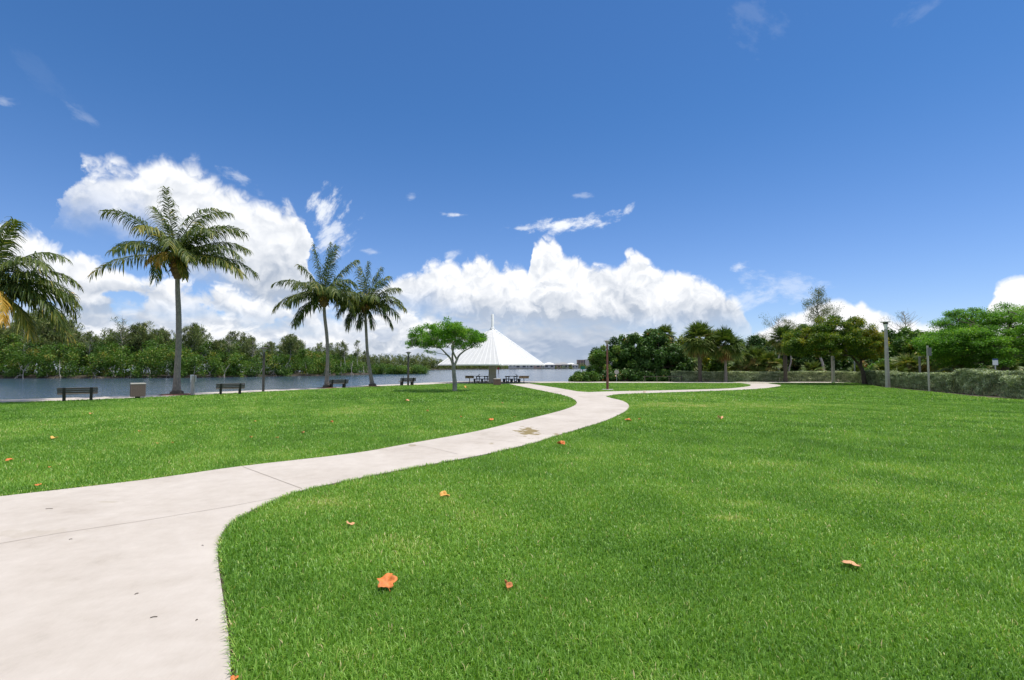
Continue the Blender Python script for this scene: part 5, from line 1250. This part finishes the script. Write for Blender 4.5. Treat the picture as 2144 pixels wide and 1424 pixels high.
# ------------------------------------------------------------------ clipped silver hedges
def hedge(label, line, width, height, seed, per_m2=520, size=0.14, step=0.25, hvar=0.06, tone=0.0):
    """foliage through a clipped box following line (ground points)"""
    rng = np.random.default_rng(seed); p = np.array([(a.x, a.y) for a in line]); seg = np.diff(p, axis=0); L = np.linalg.norm(seg, axis=1); cum = np.concatenate([[0], np.cumsum(L)]); tot = cum[-1]
    org = Vector((p[0, 0], p[0, 1], 0)); t = thing('hedge', label, 'hedge', org, 0, 'clipped silvery hedges')
    nrm = np.stack([-seg[:, 1], seg[:, 0]], 1) / L[:, None]
    nrm[(nrm * (p[:-1] + p[1:])).sum(1) < 0] *= -1        # away from the lawn
    n = int(tot * (height * 2 + width) * per_m2)
    s_ = rng.random(n) * tot; i = np.clip(np.searchsorted(cum, s_) - 1, 0, len(L) - 1); f = (s_ - cum[i]) / L[i]
    e_ = rng.random(n) < 0.05; f = np.where(e_ & (i == 0) & (s_ < L[0] * 0.7), -np.abs(rng.normal(0, 0.06, n)) / L[0], np.where(e_ & (i == len(L) - 1), 1 + np.abs(rng.normal(0, 0.06, n)) / L[-1], f))
    base = p[i] + seg[i] * f[:, None]; u = rng.random(n); h = height * (1 + hvar * 2 * (vnoise(s_, s_ * 0, 1.7, seed) - 0.5))
    dep = np.abs(rng.normal(0, 0.15, n)) * (0.5 + 1.2 * vnoise(s_, u * 9, 0.45, seed + 1)); kind = rng.choice(3, n, p=[height / (2 * height + width), width / (2 * height + width), height / (2 * height + width)])
    lump = 0.36 * (vnoise(s_ * 1.0, u * 3.0, 0.6, seed + 2) - 0.5) + 0.16 * (vnoise(s_, u * 3, 0.22, seed + 3) - 0.5)
    off = np.where(kind == 0, dep + lump, np.where((kind == 1) | e_, u * width, width - dep)); z = np.where(kind == 1, h - dep * 0.8 + lump * 0.45 - 0.03, u ** 0.85 * h)
    z = np.maximum(z, 0.05); pos = np.concatenate([base + nrm[i] * off[:, None], z[:, None]], 1) - np.array(org)
    out = np.concatenate([np.where((kind == 1)[:, None], 0, np.where((kind == 0)[:, None], -nrm[i], nrm[i])), np.where(kind == 1, 1.0, 0.35)[:, None]], 1)
    nor = unit(out + rng.normal(0, 0.75, (n, 3))); ax = rng.normal(0, 0.6, (n, 3)) + out * 0.4 + np.array([0, 0, 0.7]); ax = unit(ax - nor * (ax * nor).sum(1, keepdims=True)); sd = np.cross(nor, ax)
    Ls = size * (0.55 + 0.8 * rng.random(n)); a = ax * (Ls / 2)[:, None]; b = sd * (Ls * 0.23)[:, None]
    V = np.stack([pos - a, pos + b, pos + a, pos - b], 1).reshape(-1, 3)
    T = np.clip(0.44 + tone + 0.7 * (vnoise(s_, z * 2, 0.45, seed + 4) - 0.5) + rng.normal(0, 0.16, n), 0.02, 0.98)
    np_mesh('foliage', V, np.arange(4 * n).reshape(-1, 4), M['leaf_silver'], t, np.repeat(T, 4))
    b = MB()
    for k in range(len(L)):
        m_ = max(1, int(L[k] / 0.5))
        for w_ in range(m_):
            c = p[k] + seg[k] * ((w_ + rng.random()) / m_) + nrm[k] * width * (0.3 + 0.4 * rng.random()) - np.array(org)[:2]
            for z_ in range(3): b.tube([(c[0], c[1], -0.05), (c[0] + rng.normal(0, 0.12), c[1] + rng.normal(0, 0.12), height * 0.45), (c[0] + rng.normal(0, 0.28), c[1] + rng.normal(0, 0.22), height * 0.86)], [0.025, 0.018, 0.008], 5)
    b.build('stems', M['bark_grey'], t)["kind"] = 'stuff'
    return t
g = lambda px, Y: Vector((P(px, 800, Y).x, Y, 0))
hedge('long silver-grey hedge running behind the promenade and fan palms', [g(1408, 68.2), g(1500, 68.0), g(1640, 67.4), g(1745, 66.4), g(1812, 60.6)], 1.3, 1.36, 121, per_m2=420, size=0.16, tone=0.16)
h2 = [G(1812, 803.9), G(1856, 810.2), G(1900, 814.2), G(1946, 818.3), G(1992, 823.0)]
hedge('silver-grey hedge behind the tall concrete lamp and the sign post', h2, 1.3, 1.50, 122)
h3 = [G(1990, 823.6), G(2040, 829), G(2100, 833)]
h3.append(extend(h3[-2], h3[-1], 16))
h3b = [v_ + Vector((0.75, 0.45, 0)) for v_ in h3]
hedge('taller dark silver hedge block at the right below the spreading tree', h3b, 1.6, 1.80, 123, size=0.14)
h4 = [G(2098, 833.6), G(2144, 836.6)]; h4.append(extend(h4[0], h4[1], 9))
hedge('nearest lower silver hedge at the right border', h4, 1.2, 1.44, 124, per_m2=600, size=0.12)
for i, (px, py, l) in enumerate([(1932, 816.9, 0.5), (1800, 803.2, 0.35), (2095, 824.3, 0.22)]):
    pass

# ================================================================== across the river
def on_line(line, s_):
    p = np.array([(a.x, a.y) for a in line]); seg = np.diff(p, axis=0); L = np.linalg.norm(seg, axis=1); cum = np.concatenate([[0], np.cumsum(L)])
    s_ = s_ * cum[-1]; i = int(np.clip(np.searchsorted(cum, s_) - 1, 0, len(L) - 1)); f = (s_ - cum[i]) / L[i]
    nrm = np.array([-seg[i][1], seg[i][0]]) / L[i]
    return p[i] + seg[i] * f, nrm * (1 if nrm[1] > 0 else -1)
sky_px = [-500, 0, 60, 110, 150, 200, 250, 310, 350, 420, 500, 560, 620, 690, 740, 800, 830]
sky_py = [650, 690, 684, 690, 706, 706, 700, 702, 706, 712, 716, 722, 724, 732, 740, 752, 764]     # top of the mangroves
rng = np.random.default_rng(21)
cen, rad = [], []
N = 420
for i in range(N):
    s_ = (i + rng.random()) / N; row = rng.integers(3); p, nr = on_line(near_bank, s_)
    dist = (0.2, 5.5, 11.0)[row] + rng.random() * 3.5; c = p + nr * dist
    px = 1072 + FPX * c[0] / c[1]; H = P(px, float(np.interp(px, sky_px, sky_py)), c[1]).z - WATER_Z; H = max(1.6, H) * (0.72, 0.92, 1.06)[row] * (0.85 + 0.22 * rng.random())
    m_ = 7
    for k in range(m_):
        a = rng.random() * 2 * PI; rr = 2.2 * math.sqrt(rng.random()); z = H * (0.06 + 0.90 * ((k + rng.random()) / m_))
        w_ = 1.15 - 0.6 * abs(z / H - 0.55); r_ = (0.7 + 0.75 * rng.random()) * w_
        cen.append((c[0] + math.cos(a) * rr, c[1] + math.sin(a) * rr, WATER_Z + max(0.5, z - r_ * 0.4))); rad.append(r_)
V, F, T = leaf_cloud(cen, rad, 50, 0.36, 0.55, 0.45, 0.85, 0.0, 0.17, 0.15, rng)
T = np.clip(T + 0.16 * (np.repeat(vnoise(V[::4, 0], V[::4, 1] + V[::4, 2] * 2, 9, 31), 4) - 0.5), 0.02, 0.98)
o = np_mesh('mangrove_thicket', V, F, M['leaf_mangrove'], tint=T); tag(o, 'dense green mangroves growing along the near stretch of the far bank', 'mangroves', kind='stuff')

# pale trunks and roots at the water's edge
GT = 'pale bare trunks at the edge of the mangroves'
for i in range(46):
    s_ = 0.28 + 0.70 * (i + rng.random()) / 46; p, nr = on_line(near_bank, s_); c = p + nr * (0.2 + 1.4 * rng.random()); b = MB()
    H = 1.6 + 2.8 * rng.random(); lx = rng.normal(0, 0.9); k2 = rng.normal(0, 0.5); r0 = 0.05 + 0.07 * rng.random()
    b.tube([(0, 0, -0.2), (lx * 0.3, -0.2, H * 0.35), (lx * 0.6 + k2 * 0.4, 0.1, H * 0.7), (lx + k2, 0.5, H)], [r0 * 1.3, r0, r0 * 0.8, r0 * 0.4], 6)
    b.tube([(lx * 0.3, -0.2, H * 0.35), (lx * 0.3 - k2, -0.3, H * 0.6), (lx * 0.3 - k2 * 1.8, 0, H * 0.85)], [r0 * 0.7, r0 * 0.5, r0 * 0.2], 5)
    for z in range(3):
        e = rng.normal(0, 0.8); b.tube([(lx * 0.1, -0.1, H * 0.18), (e * 0.6, -0.5, H * 0.12), (e, -0.8, -0.3)], r0 * 0.4, 5)
    o = b.build('bare_mangrove', M['bark_pale'], smooth=True); o.location = (c[0], c[1], WATER_Z + 0.15); tag(o, 'pale crooked mangrove trunk with prop roots at the far waterline', 'tree trunk', GT)
for i, (px, a, l) in enumerate([(60, 12, 2.4), (165, -8, 3.0), (330, 20, 2.6), (430, -16, 2.2), (620, 8, 2.4)]):
    p = GW(px, float(np.interp(px, [0, 380, 560, 681], [792, 791, 788, 786.6]))); b = MB(); b.tube([(-l / 2, 0.6, 0.1), (0, 0.3, 0.35), (l / 2, 0, 0.5 + 0.3 * (i % 2))], [0.14, 0.11, 0.04], 6)
    for k in range(3): b.tube([(-l * 0.2 + 0.4 * k, 0.3, 0.3), (-l * 0.1 + 0.5 * k, 0.1, 0.95)], [0.05, 0.02], 5)
    o = b.build('driftwood', M['bark_pale'], smooth=True); o.location = (p.x, p.y + 0.8, WATER_Z); o.rotation_euler = (0, 0, R(a)); tag(o, 'pale fallen branch lying at the far waterline under the mangroves', 'driftwood', 'fallen branches at the far waterline')

# grey-green pines standing above the mangroves
pine_px = [-520, -430, -340, -260, -180, -110, -50, 0, 25, 50, 75, 100, 125, 150, 175, 205, 235, 270, 300, 330, 360, 400, 440, 480, 520, 560, 600, 640, 680, 720, 760, 800]
pine_py = [640, 645, 650, 650, 655, 660, 668, 672, 676, 662, 655, 650, 668, 692, 700, 702, 694, 690, 684, 690, 690, 684, 700, 694, 704, 710, 704, 714, 716, 726, 738, 748]
GP = 'grey-green pines standing along the far bank'; LP_ = 'grey-green pine rising above the mangroves on the far bank'
protos = [pine('bank_pine', LP_, Vector((0, 0, WATER_Z)), 12.0, 5.2 + 0.6 * (k % 3), 200 + k, dens=1.5, size=0.95, clear=0.2, lean=0.02 * (k - 2), asp=0.13, group=GP, lpc=5, cr=0.8) for k in range(6)]
placed = 0
for px, py in zip(pine_px, pine_py):
    for r_ in range(3):
        x = px + rng.normal(0, 14); s_ = None
        # the bank's distance under this sight line
        D = float(np.interp(x, [-700, 0, 200, 380, 491, 554, 681, 740, 800], [92, 117, 118, 122, 129, 137, 148, 158, 185])) + 11 + 11 * rng.random()
        Hh = (P(x, py + (0, 14, 8, 20)[r_] + abs(rng.normal(0, 7)), D).z - WATER_Z)
        if Hh < 3: continue
        o = protos[placed] if placed < 6 else dup(protos[placed % 6])
        o.location = (P(x, 770, D).x, D, WATER_Z + 0.6); o.rotation_euler = (0, 0, rng.random() * 6.28); s1 = Hh / 12.0; o.scale = (s1 * (0.85 + 0.5 * rng.random()), s1 * 1.1, s1); placed += 1
# bare and dying trees with a shape of their own
for px, py, D, w_, dn, lab, dd in [(255, 668, 130, 8.0, 1.1, 'tall pale half-bare tree standing clear above the left mangroves', True), (292, 680, 132, 6.0, 1.2, 'sparse dark pine just right of the tall half-bare tree', False), (398, 682, 131, 6.0, 1.2, 'flat-topped sparse pine right behind the tallest palm trunk', False),
                                   (50, 690, 122, 4.0, 0.7, 'thin white bare tree at the left end of the far bank', True), (188, 700, 124, 4.4, 0.7, 'leaning bare white tree left of the tall half-bare tree', True), (478, 700, 136, 4.5, 0.8, 'bare grey tree halfway between the lamp and tallest palm', True),
                                   (528, 712, 140, 4.5, 0.9, 'dead tree with spread twigs left of the slim lamp post', True), (606, 704, 146, 5.5, 1.1, 'dark ragged pine between the lamp post and curved palm', False), (722, 716, 162, 4.5, 0.9, 'dead leaning tree between the two paired palms', True), (748, 714, 168, 4.5, 0.8, 'bare dead tree close by the shorter paired palm', True)]:
    pine('bank_tree', lab, Vector((P(px, 770, D).x, D, WATER_Z + 0.6)), P(px, py, D).z - WATER_Z - 0.6, w_, int(px) + 300, dens=dn, size=0.8, clear=0.45, asp=0.15, lpc=7, dead=dd, cat='tree', lean=0.06 * math.sin(px))

# far strip of pines
cen, rad = [], []
for i in range(900):
    s_ = rng.random(); p, nr = on_line(far_bank, s_); c = p + nr * (2 + 30 * rng.random() ** 1.5); px = 1072 + FPX * c[0] / c[1]
    top = float(np.interp(px, [700, 800, 830, 870, 876, 905, 930, 960, 1000, 1030, 1066], [742, 742, 743, 744, 739, 748, 755, 757, 759, 761, 764])) + abs(rng.normal(0, 3.2)); H = P(px, top, c[1]).z - WATER_Z
    if H < 0.8: continue
    z = H * (1 - 0.9 * rng.random() ** 1.3); w_ = 0.5 + 1.3 * (1 - z / H) ** 0.7
    cen.append((c[0], c[1], WATER_Z + z)); rad.append(w_ * (1.0 + rng.random()))
V, F, T = leaf_cloud(cen, rad, 12, 1.5, 0.25, 0.2, 1.3, 0.0, 0.15, 0.0, rng, axis=(0.1, 0, 0.5))
o = np_mesh('far_pine_wood', V, F, M['leaf_pine'], tint=T); tag(o, 'far strip of pine wood across the open water left of shelter', 'wood', kind='stuff')

# ------------------------------------------------------------------ the far town
M['wall_pale'] = plain('pale_house_wall', (0.55, 0.53, 0.49), 0.8, var=0.06, bmp=0)
M['wall_pink'] = plain('pinkish_house_wall', (0.50, 0.36, 0.29), 0.8, var=0.06, bmp=0)
M['roof_grey'] = plain('grey_roof_tiles', (0.30, 0.30, 0.31), 0.8, var=0.1, bmp=0)
M['roof_pale'] = plain('white_roof_tiles', (0.74, 0.74, 0.73), 0.7, var=0.05, bmp=0)
M['glass'] = plain('dark_window', (0.05, 0.06, 0.075), 0.2, var=0.1, bmp=0, spec=0.6)
def house(px, w, h, D, roof, wall, label, name='waterfront_house', dpt=None):
    x = P(px, 770, D).x; t = thing(name, label, 'house', Vector((x, D, WATER_Z + 0.5)), 0, 'houses on the far shore'); dpt = dpt or w * 0.7
    MB().box((0, dpt / 2, h / 2), (w, dpt, h)).build('wall', M[wall], t)
    r_ = min(w, dpt) * 0.26; b = MB(); e = 0.6
    b.add([(-w / 2 - e, -e, h), (w / 2 + e, -e, h), (w / 2 + e, dpt + e, h), (-w / 2 - e, dpt + e, h), (-w / 2 + dpt / 2, dpt / 2, h + r_), (w / 2 - dpt / 2, dpt / 2, h + r_)], [(0, 1, 5, 4), (1, 2, 5), (2, 3, 4, 5), (3, 0, 4), (0, 3, 2, 1)]); b.build('roof', M[roof], t)
    k = max(2, int(w / 4))
    for i in range(k): MB().box((-w / 2 + w * (i + 0.5) / k, -0.03, h * 0.52), (w / k * 0.5, 0.06, h * 0.45)).build('window', M['glass'], t)
    return t
for a in [(1073, 7, 6.5, 455, 'roof_pale', 'wall_pale', 'narrow white two storey house at the end of pine strip'), (1091, 11, 3.4, 460, 'roof_pale', 'wall_pale', 'low house with the widest white roof beside the narrow one'), (1108, 8, 3.4, 462, 'roof_grey', 'wall_pale', 'small grey roofed house next to the widest white roof'),
          (1121, 10, 3.8, 465, 'roof_pale', 'wall_pink', 'pinkish house under the right tip of the shelter roof'), (1131, 5, 5.5, 468, 'roof_grey', 'wall_pale', 'slim pale house just right of the shelter roof tip'), (1150, 10, 3.6, 470, 'roof_pale', 'wall_pale', 'white roofed house standing alone right of the roof tip'),
          (1166, 8, 3.4, 475, 'roof_grey', 'wall_pink', 'small pinkish far house with a grey roof'), (1180, 11, 3.6, 480, 'roof_grey', 'wall_pale', 'long grey roofed far house left of the tower block'), (1196, 7, 3.8, 478, 'roof_pale', 'wall_pale', 'white far house nearest the tower block'), (1204, 6, 3.0, 476, 'roof_grey', 'wall_pale', 'tiny grey roofed house at the foot of the tower block')]: house(*a)
D = 760; t = thing('tower_block', 'dark striped apartment tower block beside the corner bushes', 'building', Vector((P(1222, 770, D).x, D, WATER_Z + 0.5)), R(0)); H = P(1222, 754.5, D).z - WATER_Z
MB().box((-3.5, 5, H / 2), (11, 10, H)).build('wall', M['wall_pink'], t); MB().box((6.2, 5, H / 2 + 0.4), (8, 11, H + 0.8)).build('stair_tower', M['wall_pale'], t)
for i in range(5): MB().box((-8.1 + i * 2.3, -0.15, H / 2), (1.25, 0.3, H - 0.8)).build('window_strip', M['glass'], t)
MB().box((-3.5, 5, H + 0.15), (11.4, 10.4, 0.3)).build('roof', M['roof_grey'], t)
cen, rad = [], []
for i in range(120):
    D = 470 + 60 * rng.random(); px = 1058 + 190 * rng.random(); top = 763.5 + 4 * rng.random() - (2.5 if rng.random() < 0.25 else 0); H = P(px, top, D).z
    cen.append((P(px, 770, D).x, D, max(0.4, H - 1.0))); rad.append(1.2 + 1.0 * rng.random()); cen.append((cen[-1][0] + rng.normal(0, 1), D, 0.4)); rad.append(1.3)
V, F, T = leaf_cloud(cen, rad, 9, 1.2, 0.4, 0.3, 0.9, 0.0, 0.15, 0.0, rng)
o = np_mesh('far_shore_greenery', V, F, M['leaf_pine'], tint=T); tag(o, 'dusty green garden trees among the houses of the far shore', 'trees', kind='stuff')
